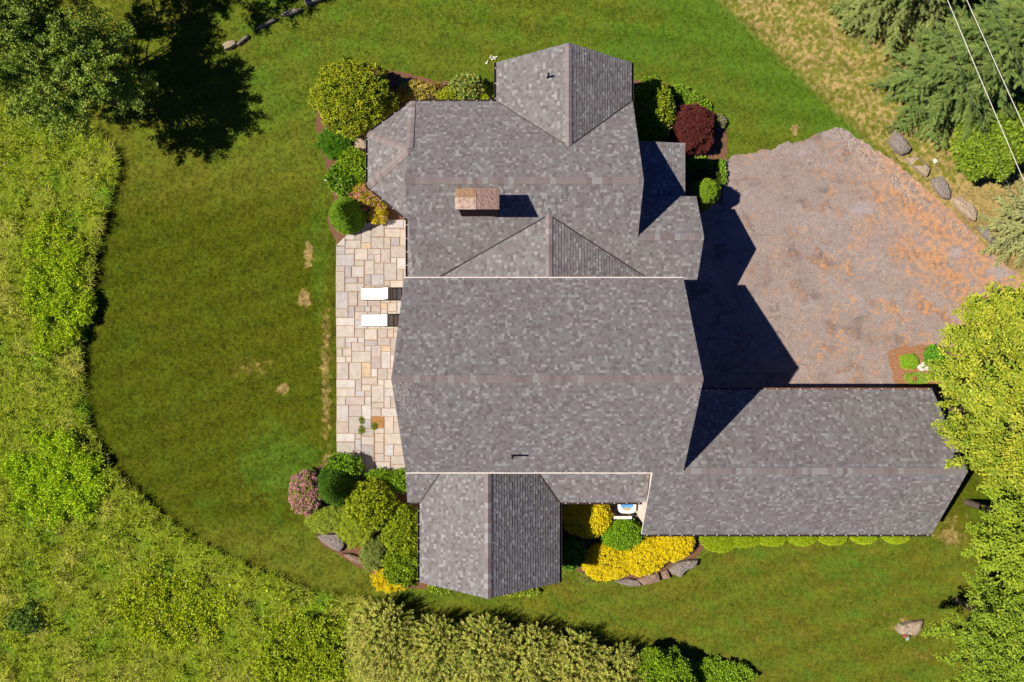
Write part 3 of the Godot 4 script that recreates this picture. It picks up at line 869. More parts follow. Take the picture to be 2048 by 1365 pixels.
func build_patio():
	var patio := thing("patio", "flagstone patio of pale mixed rectangular stones beside the lawn", "patio")
	var bed := st_new()
	var base := sheet(polys.patio, 0.024)
	part("joint_bed", base, mats.grout, patio)
	var tones := [Color(0.43, 0.385, 0.335), Color(0.38, 0.375, 0.385), Color(0.41, 0.35, 0.295), Color(0.345, 0.295, 0.268), Color(0.45, 0.43, 0.41), Color(0.50, 0.38, 0.235), Color(0.30, 0.155, 0.055), Color(0.38, 0.345, 0.31), Color(0.30, 0.28, 0.29)]
	var sm := []
	for i in tones.size():
		var two := []
		for k in 2:
			var c: Color = (tones[i] as Color).lerp(Color(0.40, 0.365, 0.33), 0.0 if i == 6 else 0.28) * (0.95 + 0.09 * k)
			var m := grained(noise_image(256, 0.018, 300 + i * 2 + k, [c * 0.74, c * 0.95, c, c * 1.08, c * 1.12 + Color(0.03, 0.01, 0.0)], 5), 1.7 + 0.4 * k, 0.85)
			two.append(m)
		sm.append(two)
	var all := STONES.duplicate()
	# the strip in the shade of the roof's overhang
	var v := 60
	while v < 6350:
		var h := rng.randi_range(150, 330)
		all.append([1862, v, 2105, mini(v + h, 6400) - 12, [0, 2, 3, 4, 7, 8][rng.randi() % 6]])
		v += h
	for q in all:
		var lo := Vector2(665 + q[0] / 12.406 - 1024, 430 + q[1] / 12.406 - 682.5) * S
		var hi := Vector2(665 + q[2] / 12.406 - 1024, 430 + q[3] / 12.406 - 682.5) * S
		var e := 0.004
		lo += Vector2(e, e) * rng.randf_range(-0.5, 2.0)
		hi -= Vector2(e, e) * rng.randf_range(-0.5, 2.0)
		var top := 0.05 + rng.randf_range(-0.004, 0.004)
		var poly := [Vector2(lo.x, lo.y), Vector2(hi.x, lo.y), Vector2(hi.x, hi.y), Vector2(lo.x, hi.y)]
		if q[0] == 110 and q[1] == 550:
			poly[0] = Vector2(lo.x, lerpf(lo.y, hi.y, 0.88))
			poly[1] = Vector2(hi.x, lo.y)
		elif q[0] == 320 and q[1] == 375:
			poly[0] = Vector2(lo.x, lerpf(lo.y, hi.y, 0.6))
		elif q[0] == 565 and q[1] == 180:
			poly[0] = Vector2(lerpf(lo.x, hi.x, 0.12), lerpf(lo.y, hi.y, 0.7))
		elif q[0] == 109 and q[1] == 5916:
			poly[3] = Vector2(lerpf(lo.x, hi.x, 0.7), hi.y)
			poly[0] = Vector2(lo.x, lo.y)
		var st := st_new()
		var mid := (lo + hi) / 2.0
		var c := 0.008
		var ring := []
		for p in poly:
			var to: Vector2 = (mid - p).normalized()
			ring.append([Vector3(p.x, 0.018, p.y), Vector3(p.x, top - c * 0.7, p.y), Vector3(p.x + to.x * c * 1.4, top, p.y + to.y * c * 1.4)])
		for i in 4:
			var j := (i + 1) % 4
			for k in 2:
				quad(st, ring[i][k], ring[j][k], ring[j][k + 1], ring[i][k + 1])
		quad(st, ring[0][2], ring[1][2], ring[2][2], ring[3][2])
		part("paving_stone", st.commit(), sm[q[4]][rng.randi() % 2], patio)

# ------------------------------------------------------------------ foliage pieces
func one_leaf(st: SurfaceTool, base: Vector3, dir: Vector3, face: Vector3, length: float, width: float, col: Color, fold := 0.25):
	var side := dir.cross(face).normalized()
	var up := side.cross(dir).normalized()
	var mid := base + dir * length * 0.45 - up * width * fold
	var tip := base + dir * length - up * length * 0.12
	var l := mid + side * width * 0.5
	var r := mid - side * width * 0.5
	tri(st, base, l, tip, col)
	tri(st, base, tip, r, col)

func leaf_cluster(seed_: int, n: int, length: float, width: float, spread: float, upness: float, warm := 0.0) -> ArrayMesh:
	var r := RandomNumberGenerator.new()
	r.seed = seed_
	var st := st_new()
	for i in n:
		var rnd := Vector3(r.randfn(), r.randfn(), r.randfn()).normalized()
		var dir := (rnd + Vector3.UP * upness).normalized()
		var face := (Vector3.UP * 1.2 + Vector3(r.randfn(), r.randfn(), r.randfn()) * 0.55).normalized()
		if absf(face.dot(dir)) > 0.95:
			face = Vector3.RIGHT
		var k := r.randf_range(0.72, 1.22)
		one_leaf(st, rnd * spread * r.randf(), dir, face, length * r.randf_range(0.7, 1.2), width * r.randf_range(0.8, 1.2), Color(k * (1.0 + warm * r.randf()), k, k * r.randf_range(0.7, 1.1)))
	return st.commit()

func spray(seed_: int, length: float) -> ArrayMesh:     # a flat conifer twig along +Z
	var r := RandomNumberGenerator.new()
	r.seed = seed_
	var st := st_new()
	var n := 9
	for i in n:
		var t := float(i) / (n - 1)
		var p := Vector3(0, -0.10 * t * t * length, t * length * 0.85)
		for sgn in [-1.0, 1.0]:
			var l := length * lerpf(0.36, 0.14, t) * r.randf_range(0.75, 1.2)
			var dir := Vector3(sgn * 0.85, r.randf_range(-0.25, 0.15), 0.75).normalized()
			one_leaf(st, p, dir, Vector3.UP + Vector3(r.randfn(), 0, r.randfn()) * 0.25, l, length * 0.085, Color.WHITE, 0.4)
	one_leaf(st, Vector3(0, 0, length * 0.6), Vector3(0, -0.1, 1).normalized(), Vector3.UP, length * 0.4, length * 0.09, Color(1, 1, 1))
	return st.commit()

func blades(seed_: int, n: int, h: float, w: float, spread: float, lean: float) -> ArrayMesh:
	var r := RandomNumberGenerator.new()
	r.seed = seed_
	var st := st_new()
	for i in n:
		var a := r.randf() * TAU
		var out := Vector3(cos(a), 0, sin(a))
		var side := Vector3(-out.z, 0, out.x)
		var b := Vector3(r.randf_range(-1, 1), 0, r.randf_range(-1, 1)) * spread
		var hh := h * r.randf_range(0.55, 1.1)
		var m := b + Vector3.UP * hh * 0.6 + out * hh * lean * 0.35
		var t := b + Vector3.UP * hh * 0.95 + out * hh * lean
		var k := r.randf_range(0.75, 1.2)
		var c := Color(k * r.randf_range(0.95, 1.15), k, k)
		quad(st, b - side * w * 0.5, m - side * w * 0.5, m + side * w * 0.5, b + side * w * 0.5, c)
		tri(st, m - side * w * 0.5, t, m + side * w * 0.5, c)
	return st.commit()

func wand(seed_: int, length: float) -> ArrayMesh:     # an upright leafy shoot along +Y
	var r := RandomNumberGenerator.new()
	r.seed = seed_
	var st := st_new()
	tube(st, Vector3.ZERO, Vector3(0, length, 0), 0.006, 0.003, 3, Color(0.75, 0.62, 0.75))
	for i in 30:
		var t := (i + r.randf()) / 30.0
		var w := i * 2.399963
		var dir := Vector3(cos(w), r.randf_range(0.35, 1.1), sin(w)).normalized()
		var c: Color = [Color(0.8, 0.85, 0.7), Color(1.0, 1.0, 0.8), Color(1.2, 1.2, 1.0), Color(0.65, 0.85, 0.5), Color(1.75, 1.1, 1.4), Color(1.45, 0.95, 1.1)][r.randi() % 6]
		one_leaf(st, Vector3(0, t * length, 0), dir, (Vector3.UP * 1.2 + Vector3(r.randfn(), 0, r.randfn()) * 0.4).normalized(), r.randf_range(0.06, 0.10), 0.034, c)
	return st.commit()

func make_leafs():
	leafs.wand = wand(15, 0.75)
	leafs.small = leaf_cluster(1, 14, 0.07, 0.042, 0.07, 0.5, 0.1)
	leafs.fine = leaf_cluster(2, 20, 0.05, 0.024, 0.06, 0.7)
	leafs.broad = leaf_cluster(3, 12, 0.15, 0.060, 0.04, 0.8, 0.1)
	leafs.maple = leaf_cluster(4, 12, 0.098, 0.078, 0.11, 0.3, 0.1)
	leafs.apple = leaf_cluster(5, 13, 0.105, 0.06, 0.12, 0.3)
	leafs.shoot = leaf_cluster(6, 18, 0.11, 0.030, 0.10, 1.5, 0.2)
	leafs.bloom = leaf_cluster(7, 9, 0.042, 0.040, 0.035, 1.0)
	leafs.weed = leaf_cluster(8, 13, 0.10, 0.065, 0.09, 0.4, 0.05)
	leafs.spray = spray(9, 0.55)
	leafs.spray_small = spray(10, 0.30)
	leafs.turf = blades(11, 14, 0.036, 0.012, 0.075, 1.5)
	leafs.tall = blades(12, 18, 0.55, 0.018, 0.15, 1.05)
	leafs.straw = blades(13, 9, 0.62, 0.016, 0.10, 1.0)
	leafs.strap = blades(14, 14, 0.42, 0.030, 0.05, 0.8)

const LEAF_GAIN := 2.0
func tone(a: Color, b: Color) -> Color:
	var c := a.lerp(b, rng.randf()) * rng.randf_range(0.8, 1.2) * LEAF_GAIN
	c.b *= 0.55
	var most := maxf(c.r, c.g)
	return c * (0.8 / most) if most > 0.8 else c

func tint(a: Color, b: Color) -> Color:
	return a.lerp(b, rng.randf()) * rng.randf_range(0.85, 1.15)

func facing(n: Vector3, size: float, jitter := 0.35) -> Basis:
	var y := (n + Vector3(rng.randfn(), rng.randfn(), rng.randfn()) * jitter).normalized()
	var x := y.cross(Vector3(rng.randfn(), rng.randfn(), rng.randfn())).normalized()
	return Basis(x, y, x.cross(y)).scaled_local(Vector3.ONE * size)

# leaf clusters over one rounded mass (half axes r, in metres), thinning inwards
func mass(xf: Array, cols: PackedColorArray, c: Vector3, r: Vector3, n: int, a: Color, b: Color, size := 1.0, low := -0.25, lumpy := 0.16, depth := 0.4, plain := false):
	var off := rng.randf() * 500.0
	for i in n:
		var d := Vector3(rng.randfn(), rng.randfn(), rng.randfn()).normalized()
		if d.y < low:
			d.y = -d.y * 0.6
			d = d.normalized()
		var bump := 1.0 + lumpy * noise_b.get_noise_3d(d.x * 22.0 + off, d.y * 22.0, d.z * 22.0) * 1.8
		var t := bump * (1.0 - depth * pow(rng.randf(), 2.2))
		var n3 := Vector3(d.x / r.x, d.y / r.y, d.z / r.z).normalized()
		var p := c + Vector3(d.x * r.x, d.y * r.y, d.z * r.z) * t
		if p.y < 0.03:
			p.y = 0.03 + rng.randf() * 0.08
		xf.append(Transform3D(facing((n3 + Vector3.UP * 0.5).normalized(), size * rng.randf_range(0.8, 1.25)), p))
		cols.append(tint(a, b) if plain else tone(a, b))

func stems(parent: Node, h: float, spread: float, n := 5, thick := 0.022):
	var st := st_new()
	for i in n:
		var w := TAU * i / n + rng.randf()
		var o := Vector3(cos(w), 0, sin(w))
		tube(st, o * spread * 0.12 + Vector3(0, -0.03, 0), o * spread * rng.randf_range(0.45, 0.7) + Vector3(0, h * rng.randf_range(0.45, 0.65), 0), thick, thick * 0.45, 5)
	part("stem", st.commit(), mats.bark, parent)

# a shrub that the photograph shows round (u, v), ru by rv pixels, h metres high
func shrub(called: String, label: String, u: float, v: float, ru: float, rv: float, h: float, leaf: String, a: Color, b: Color, dens := 150.0, opt := {}) -> Node3D:
	var base := at(u, v, h * 0.55)
	base.y = 0.0
	var k := (CAM_H - h * 0.5) / F
	var r := Vector3(ru * k, h * 0.56, rv * k)
	var o := thing(called, label, opt.get("category", "shrub"), base, opt.get("group", ""))
	o.rotation.y = opt.get("turn", 0.0)
	var xf: Array[Transform3D] = []
	var cols := PackedColorArray()
	var area := TAU * r.x * r.z + PI * (r.x + r.z) * h * 0.5
	var n := int(area * dens)
	var clumps: int = opt.get("clumps", 0)
	if opt.get("cone", false):
		for i in n:
			var t := 1.0 - sqrt(rng.randf())
			var w := rng.randf() * TAU
			var ring := 1.0 + 0.07 * sin(t * h * 26.0) + 0.10 * noise_b.get_noise_2d(cos(w) * 18.0 + base.x * 40.0, sin(w) * 18.0 + t * 30.0)
			var rad := pow(1.0 - t, 0.72) * ring * rng.randf_range(0.86, 1.0)
			if t < 0.12:
				rad *= 0.88 + t
			var nn := Vector3(cos(w), 0.55, sin(w)).normalized()
			xf.append(Transform3D(facing(nn, opt.get("size", 1.0) * rng.randf_range(0.8, 1.2), 0.25), Vector3(cos(w) * r.x * rad, 0.06 + t * h, sin(w) * r.z * rad)))
			cols.append(tone(a, b))
		for i in n / 4:
			var t := rng.randf()
			var w := rng.randf() * TAU
			var rad := (1.0 - t) * sqrt(rng.randf()) * 0.8
			xf.append(Transform3D(facing(Vector3.UP, 1.0), Vector3(cos(w) * r.x * rad, 0.06 + t * h * 0.9, sin(w) * r.z * rad)))
			cols.append(tone(a, b))
	elif opt.get("wands", 0) > 0:
		mass(xf, cols, Vector3(0, h * 0.2, 0), r * 0.6, 60, a, b, 0.7)
		for i in opt.wands:
			var w := rng.randf() * TAU
			var q := sqrt(rng.randf())
			var o3 := Vector3(cos(w), 0, sin(w))
			var y := h * (0.12 + 0.62 * sqrt(maxf(0.0, 1.0 - q * q)) * rng.randf_range(0.55, 1.0))
			var dirn := (o3 * q * 0.75 + Vector3.UP + Vector3(rng.randfn(), 0, rng.randfn()) * 0.22).normalized()
			var side := dirn.cross(Vector3(rng.randfn(), rng.randfn(), rng.randfn())).normalized()
			xf.append(Transform3D(Basis(side, dirn, side.cross(dirn)).scaled_local(Vector3.ONE * rng.randf_range(0.7, 1.25)), Vector3(o3.x * r.x * q * 0.92, y, o3.z * r.z * q * 0.92)))
			cols.append(tone(a, b))
	elif opt.get("wild", false):
		for i in clumps:
			var w := rng.randf() * TAU
			var q := sqrt(rng.randf()) * (0.72 + 0.55 * absf(noise_b.get_noise_2d(cos(w) * 9.0 + base.x * 10.0, sin(w) * 9.0 + base.z * 10.0)) * 1.6)
			var cr := rng.randf_range(0.22, 0.48)
			mass(xf, cols, Vector3(cos(w) * r.x * q, h * rng.randf_range(0.3, 0.72), sin(w) * r.z * q), Vector3(cr, minf(cr * 0.7, h * 0.35), cr), int(n / clumps), a, b, opt.get("size", 1.0), -0.25, 0.4, 0.6)
	elif clumps > 0:
		mass(xf, cols, Vector3(0, h * 0.42, 0), r * 0.82, n / 3, a, b, opt.get("size", 1.0))
		for i in clumps:
			var w := 2.399963 * i
			var q := sqrt((i + 0.5) / clumps)
			var y := h * (0.46 + 0.36 * sqrt(maxf(0.0, 1.0 - q * q)))
			var cr := (r.x + r.z) * 0.5 * rng.randf_range(0.26, 0.36)
			mass(xf, cols, Vector3(cos(w) * r.x * q * 0.8, y, sin(w) * r.z * q * 0.8), Vector3(cr, minf(cr, h * 0.3), cr), int(n / clumps * 0.85), a, b, opt.get("size", 1.0))
	else:
		mass(xf, cols, Vector3(0, h * 0.44, 0), r, n, a, b, opt.get("size", 1.0), -0.25, opt.get("lumpy", 0.26))
	scatter("foliage", o, leafs[leaf], mats.leaf, xf, cols).set_meta("kind", "stuff")
	if opt.has("bloom"):
		var bx: Array[Transform3D] = []
		var bc := PackedColorArray()
		mass(bx, bc, Vector3(0, h * 0.46, 0), r * 1.03, int(area * opt.get("bloom_dens", 90.0)), opt.bloom[0], opt.bloom[1], 1.0, 0.0, opt.get("lumpy", 0.16), 0.05, true)
		scatter("blossoms", o, leafs.bloom, mats.leaf_dull, bx, bc).set_meta("kind", "stuff")
	stems(o, h, minf(r.x, r.z))
	return o

func build_planting():
	var gold := [Color(0.205, 0.22, 0.014), Color(0.085, 0.13, 0.012)]
	var laurel := [Color(0.095, 0.17, 0.016), Color(0.145, 0.215, 0.016)]
	var rhodo := [Color(0.185, 0.215, 0.016), Color(0.12, 0.165, 0.012)]
	var yellow := [Color(0.46, 0.375, 0.010), Color(0.38, 0.33, 0.012)]
	var dark := [Color(0.045, 0.11, 0.014), Color(0.06, 0.135, 0.018)]
	# west bed
	shrub("golden_shrub", "large loose golden green shrub at the northwest corner of the house", 706, 199, 84, 76, 2.7, "small", gold[0], gold[1], 122, {"clumps": 22, "size": 1.25})
	shrub("green_shrub", "low bright green mounded shrub below the large golden shrub", 668, 286, 33, 28, 0.8, "fine", Color(0.045, 0.125, 0.012), Color(0.075, 0.165, 0.014), 260)
	shrub("laurel_shrub", "glossy green leafy shrub against the bay between boulder and pink shrub", 712, 333, 33, 30, 1.0, "broad", laurel[0], laurel[1], 93)
	shrub("laurel_shrub", "glossy green leafy shrub at the lawn edge above the conical evergreen", 684, 358, 30, 28, 0.9, "broad", Color(0.055, 0.13, 0.014), Color(0.09, 0.165, 0.018), 93, {"bloom": [Color(0.62, 0.36, 0.30), Color(0.7, 0.5, 0.4)], "bloom_dens": 5.0})
	shrub("spirea_shrub", "pink flowering lime leaved shrub under the bay roof's gutter", 742, 390, 40, 31, 0.8, "small", Color(0.24, 0.20, 0.03), Color(0.16, 0.15, 0.02), 136, {"bloom": [Color(0.62, 0.24, 0.25), Color(0.66, 0.33, 0.24)], "bloom_dens": 75.0})
	shrub("conical_evergreen", "rounded conical bright green evergreen at the patio corner", 686, 424, 38, 39, 2.3, "fine", Color(0.115, 0.20, 0.022), Color(0.085, 0.16, 0.018), 420, {"cone": true})
	shrub("spirea_shrub", "small yellow and pink shrub on the patio's north edge", 756, 432, 17, 15, 0.8, "small", Color(0.34, 0.26, 0.02), Color(0.24, 0.23, 0.02), 93, {"bloom": [Color(0.66, 0.36, 0.20), Color(0.6, 0.3, 0.25)], "bloom_dens": 25.0})
	# north bed
	shrub("silver_plant", "small silvery blue plant beside the large golden shrub", 807, 166, 11, 9, 0.25, "fine", Color(0.22, 0.28, 0.19), Color(0.16, 0.22, 0.13), 300, {"category": "plant"})
	shrub("spirea_shrub", "olive and pink tinged shrub along the north eave", 838, 184, 40, 21, 0.9, "small", Color(0.20, 0.19, 0.03), Color(0.26, 0.19, 0.08), 115, {"bloom": [Color(0.4, 0.25, 0.18), Color(0.36, 0.3, 0.1)], "bloom_dens": 26.0})
	shrub("brown_shrub", "thin brownish twiggy shrub in the north bed", 880, 178, 15, 11, 0.5, "small", Color(0.16, 0.09, 0.06), Color(0.12, 0.10, 0.05), 79)
	shrub("green_shrub", "yellow green shrub tucked under the north eave", 900, 193, 26, 14, 0.8, "small", Color(0.15, 0.20, 0.015), Color(0.20, 0.22, 0.015), 136)
	shrub("variegated_shrub", "blue green shrub with yellow leaf tips in the north bed", 935, 174, 29, 24, 1.0, "broad", Color(0.11, 0.155, 0.065), Color(0.14, 0.18, 0.06), 72, {"bloom": [Color(0.55, 0.44, 0.08), Color(0.5, 0.45, 0.14)], "bloom_dens": 32.0})
	shrub("green_shrub", "small lime shrub beside the north gable's wall", 963, 198, 14, 8, 0.5, "small", Color(0.18, 0.25, 0.015), Color(0.22, 0.27, 0.02), 136)
	# east bed
	shrub("rhododendron", "broad lime rhododendron half in the house's shade by the east wall", 1304, 226, 42, 64, 1.6, "broad", Color(0.15, 0.185, 0.014), Color(0.10, 0.15, 0.012), 86, {"lumpy": 0.08})
	shrub("red_maple_shrub", "dome of dark maroon feathery foliage in the east bed", 1384, 259, 42, 46, 1.25, "fine", Color(0.085, 0.020, 0.034), Color(0.060, 0.016, 0.026), 360, {"lumpy": 0.2, "size": 1.25})
	shrub("rounded_evergreen", "tall rounded bright evergreen beside the gravel drive", 1411, 387, 24, 26, 2.15, "fine", Color(0.13, 0.20, 0.022), Color(0.09, 0.155, 0.018), 330, {"lumpy": 0.14})
	shrub("dark_juniper", "low dark green spreading juniper shaded by the porch roof", 1412, 362, 26, 24, 0.5, "fine", Color(0.05, 0.085, 0.03), Color(0.04, 0.07, 0.025), 220)
	shrub("lavender_plant", "small mauve flowering plant beside the maroon shrub", 1438, 244, 13, 13, 0.35, "fine", Color(0.10, 0.12, 0.05), Color(0.13, 0.13, 0.08), 240, {"category": "plant", "bloom": [Color(0.40, 0.28, 0.42), Color(0.5, 0.42, 0.5)], "bloom_dens": 70.0})
	for p in [[1355, 185, 20, 13, "green ground cover clump off the lime rhododendron's tip"], [1385, 203, 22, 14, "widest green ground cover clump above the maroon dome"], [1408, 214, 14, 10, "green ground cover clump between maroon dome and mauve flowers"], [1300, 163, 16, 7, "thin green ground cover strip between rhododendron and lawn"], [1442, 330, 8, 9, "small green clump at the top of the drive's bed edge"], [1446, 348, 6, 8, "smallest green clump midway down the drive's bed edge"], [1443, 362, 7, 9, "small green clump on the bed edge beside the dark juniper"], [1400, 330, 24, 14, "shaded green ground cover between maroon dome and juniper"]]:
		shrub("ground_cover", p[4], p[0], p[1], p[2], p[3], 0.22, "weed", Color(0.12, 0.19, 0.03), Color(0.08, 0.15, 0.02), 110, {"group": "ground cover of the east bed", "category": "plant"})
	# southwest bed
	shrub("green_shrub", "rounded green shrub at the patio's south corner", 688, 937, 34, 24, 0.95, "weed", Color(0.06, 0.14, 0.014), Color(0.11, 0.19, 0.015), 130)
	shrub("pink_azalea", "pink flowering azalea at the lawn edge", 612, 986, 31, 42, 0.9, "small", Color(0.16, 0.18, 0.05), Color(0.12, 0.14, 0.03), 93, {"bloom": [Color(0.68, 0.27, 0.36), Color(0.72, 0.42, 0.46)], "bloom_dens": 130.0})
	shrub("dark_cypress", "tall dark green bushy evergreen beside the pink azalea", 667, 975, 44, 46, 2.1, "fine", Color(0.050, 0.115, 0.016), Color(0.036, 0.085, 0.012), 360, {"cone": true, "size": 1.3})
	for p in [[762, 956, 30, 14, "low sunlit laurel along the patio's south edge"], [800, 962, 22, 20, "low laurel between the patio's south edge and the gable's gutter"]]:
		shrub("laurel_shrub", p[4], p[0], p[1], p[2], p[3], 0.6, "weed", Color(0.085, 0.16, 0.014), Color(0.11, 0.19, 0.016), 130, {"group": "laurels along the patio's south edge"})
	shrub("rhododendron", "round glossy rhododendron beside the dark bushy evergreen", 744, 1010, 47, 46, 1.5, "broad", rhodo[0], rhodo[1], 90, {"lumpy": 0.14})
	shrub("light_green_shrub", "pale green fine leaved mound below the pink azalea", 650, 1041, 36, 26, 0.6, "fine", Color(0.25, 0.30, 0.07), Color(0.18, 0.23, 0.05), 300)
	shrub("light_green_shrub", "pale yellow green mound touching the round rhododendron", 712, 1052, 36, 40, 0.75, "fine", Color(0.25, 0.30, 0.045), Color(0.18, 0.23, 0.035), 280)
	shrub("rhododendron", "long deep green rhododendron along the south gable's west gutter", 806, 1066, 38, 52, 1.45, "broad", Color(0.165, 0.205, 0.013), Color(0.10, 0.15, 0.011), 90, {"lumpy": 0.14})
	shrub("rhododendron", "green rhododendron at the southwest corner of the south gable", 808, 1128, 38, 42, 1.25, "broad", Color(0.135, 0.19, 0.013), Color(0.085, 0.14, 0.011), 90)
	shrub("grey_green_shrub", "grey green fine leaved mound between rock and yellow shrub", 745, 1112, 23, 31, 0.65, "fine", Color(0.19, 0.23, 0.10), Color(0.14, 0.18, 0.07), 300)
	shrub("yellow_shrub", "bright yellow shrub at the tip of the southwest bed", 778, 1160, 32, 24, 0.55, "small", yellow[0], yellow[1], 165, {"size": 0.85})
	shrub("hosta_plant", "small green clump at the south gable's wall foot", 880, 1178, 20, 7, 0.25, "weed", Color(0.11, 0.20, 0.03), Color(0.2, 0.25, 0.03), 130, {"category": "plant"})
	shrub("hosta_plant", "low pale clump below the south gable's peak", 1040, 1183, 34, 7, 0.25, "weed", Color(0.13, 0.20, 0.03), Color(0.2, 0.24, 0.04), 130, {"category": "plant"})
	# south court
	shrub("yellow_shrub", "round yellow shrub half in shade between gable and garage", 1175, 1036, 49, 40, 1.2, "small", yellow[0], Color(0.32, 0.29, 0.012), 158, {"lumpy": 0.08})
	shrub("boxwood_shrub", "round bright green shrub beside the garage's west wall", 1244, 1069, 42, 31, 0.9, "weed", Color(0.085, 0.18, 0.014), Color(0.13, 0.22, 0.016), 150, {"lumpy": 0.08, "size": 0.8})
	shrub("dark_shrub", "dark green shrub shaded by the south gable's east eave", 1142, 1108, 25, 28, 1.0, "weed", dark[0], dark[1], 120)
	shrub("yellow_hedge", "bright yellow hedge mound touching the small speckled plant", 1215, 1125, 52, 36, 0.75, "small", yellow[0], yellow[1], 172, {"lumpy": 0.06, "size": 0.85, "group": "yellow hedge mounds", "category": "hedge"})
	shrub("yellow_hedge", "bright yellow hedge mound behind the rust stained block", 1288, 1114, 52, 36, 0.75, "small", yellow[0], yellow[1], 172, {"lumpy": 0.06, "size": 0.85, "group": "yellow hedge mounds", "category": "hedge", "turn": 0.25})
	shrub("yellow_hedge", "bright yellow hedge mound below the garage's southwest corner", 1347, 1090, 44, 32, 0.75, "small", yellow[0], yellow[1], 172, {"lumpy": 0.06, "size": 0.85, "group": "yellow hedge mounds", "category": "hedge", "turn": 0.35})
	shrub("speckled_plant", "small green and yellow speckled plant at the yellow hedge's foot", 1180, 1156, 20, 10, 0.3, "fine", Color(0.09, 0.13, 0.05), Color(0.14, 0.16, 0.05), 260, {"category": "plant", "bloom": [Color(0.5, 0.4, 0.05), Color(0.5, 0.45, 0.2)], "bloom_dens": 40.0})
	# clipped row under the garage's south eave
	var nth_clip := 0
	for p in [[1440, 1078, 37, 26], [1488, 1075, 34, 20], [1544, 1074, 31, 18], [1604, 1073, 30, 18], [1665, 1072, 29, 18], [1728, 1070, 26, 18], [1792, 1068, 28, 19]]:
		nth_clip += 1
		shrub("clipped_shrub", "%s clipped lime shrub under the garage's south eave, counted from the yellow hedge" % ["first", "second", "third", "fourth", "fifth", "sixth", "seventh"][nth_clip - 1], p[0], p[1], p[2], p[3], 0.7, "fine", Color(0.20, 0.25, 0.014), Color(0.15, 0.22, 0.014), 330, {"lumpy": 0.04, "group": "clipped shrubs along the garage"})
	# bushes on the right-hand bank
	shrub("rhododendron", "large lime rhododendron bush under the power lines", 1978, 292, 76, 70, 2.2, "broad", Color(0.125, 0.175, 0.03), Color(0.075, 0.125, 0.016), 70, {"clumps": 16, "size": 1.15})
	shrub("rhododendron", "lime rhododendron bush beside the spruces", 2050, 240, 60, 55, 2.0, "broad", Color(0.12, 0.17, 0.03), Color(0.075, 0.125, 0.016), 70, {"clumps": 10, "size": 1.15})
	# little garden by the drive
	shrub("daylily_clump", "deep green strap leaved clump in the stony garden by the drive", 1868, 714, 17, 17, 0.45, "weed", Color(0.05, 0.14, 0.02), Color(0.08, 0.19, 0.03), 150, {"category": "plant"})
	shrub("poppy_plant", "bright green plant with orange red poppies by the drive", 1819, 724, 16, 14, 0.35, "fine", Color(0.15, 0.26, 0.03), Color(0.11, 0.22, 0.02), 260, {"category": "plant", "bloom": [Color(0.65, 0.12, 0.03), Color(0.6, 0.16, 0.05)], "bloom_dens": 8.0})
	shrub("herb_clump", "grassy green clump beside the clay pot", 1838, 757, 28, 10, 0.25, "fine", Color(0.13, 0.2, 0.05), Color(0.16, 0.24, 0.05), 200, {"category": "plant"})
	shrub("herb_clump", "grey green clump under the yellow green tree by the garden stones", 1884, 742, 24, 18, 0.35, "fine", Color(0.10, 0.16, 0.05), Color(0.08, 0.14, 0.03), 200, {"category": "plant"})
	# bottom edge
	var tan_ := [Color(0.185, 0.225, 0.06), Color(0.26, 0.235, 0.10)]
	var which := ["first", "second", "third", "fourth", "fifth", "sixth", "seventh"]
	var nth := 0
	for p in [[765, 1292, 66, 84, 1.9], [868, 1328, 74, 84, 2.2], [965, 1332, 72, 86, 2.3], [1060, 1348, 72, 86, 2.2], [1150, 1362, 70, 84, 2.1], [1232, 1382, 62, 80, 2.0]]:
		nth += 1
		shrub("olive_shrub", "%s twiggy olive tan shrub of the row, counted from the meadow thicket" % which[nth - 1], p[0], p[1], p[2], p[3], p[4], "wand", tan_[0], tan_[1], 80, {"group": "olive tan shrubs below the lawn", "wands": 1150})
	shrub("green_bush", "dense yellow green bush at the end of the olive tan row", 1325, 1352, 66, 62, 1.5, "weed", Color(0.13, 0.20, 0.014), Color(0.09, 0.16, 0.012), 130, {"clumps": 10})
	shrub("green_bush", "lime bush rising in front of the olive tan row", 855, 1385, 46, 40, 2.0, "weed", Color(0.17, 0.24, 0.016), Color(0.12, 0.2, 0.014), 120, {"clumps": 8})
	shrub("grass_clump", "bright green low growth beside the yellow green bush", 1440, 1356, 60, 34, 0.5, "weed", Color(0.12, 0.20, 0.02), Color(0.09, 0.16, 0.015), 110, {"category": "plant"})
	# wild bushes in the meadow
	shrub("wild_bush", "big bright green leafy thicket at the meadow's edge", 112, 964, 100, 92, 0.85, "weed", Color(0.27, 0.36, 0.018), Color(0.20, 0.30, 0.015), 150, {"wild": true, "clumps": 95, "size": 0.9})
	shrub("wild_bush", "long bright green thicket along the meadow's shaded edge", 112, 570, 64, 140, 0.72, "weed", Color(0.27, 0.34, 0.02), Color(0.19, 0.28, 0.015), 130, {"wild": true, "clumps": 95, "size": 0.9})
	shrub("wild_bush", "small dark thicket standing alone in the meadow", 56, 1236, 30, 30, 0.9, "weed", Color(0.08, 0.14, 0.04), Color(0.12, 0.18, 0.05), 110, {"wild": true, "clumps": 9})
	shrub("wild_bush", "yellow green thicket where meadow meets olive tan shrubs", 600, 1300, 100, 76, 0.9, "weed", Color(0.22, 0.27, 0.02), Color(0.15, 0.21, 0.014), 110, {"wild": true, "clumps": 90})
	shrub("wild_bush", "loose green thicket on the meadow's lower slope", 350, 1210, 120, 80, 0.65, "weed", Color(0.27, 0.32, 0.02), Color(0.19, 0.25, 0.014), 90, {"wild": true, "clumps": 90})

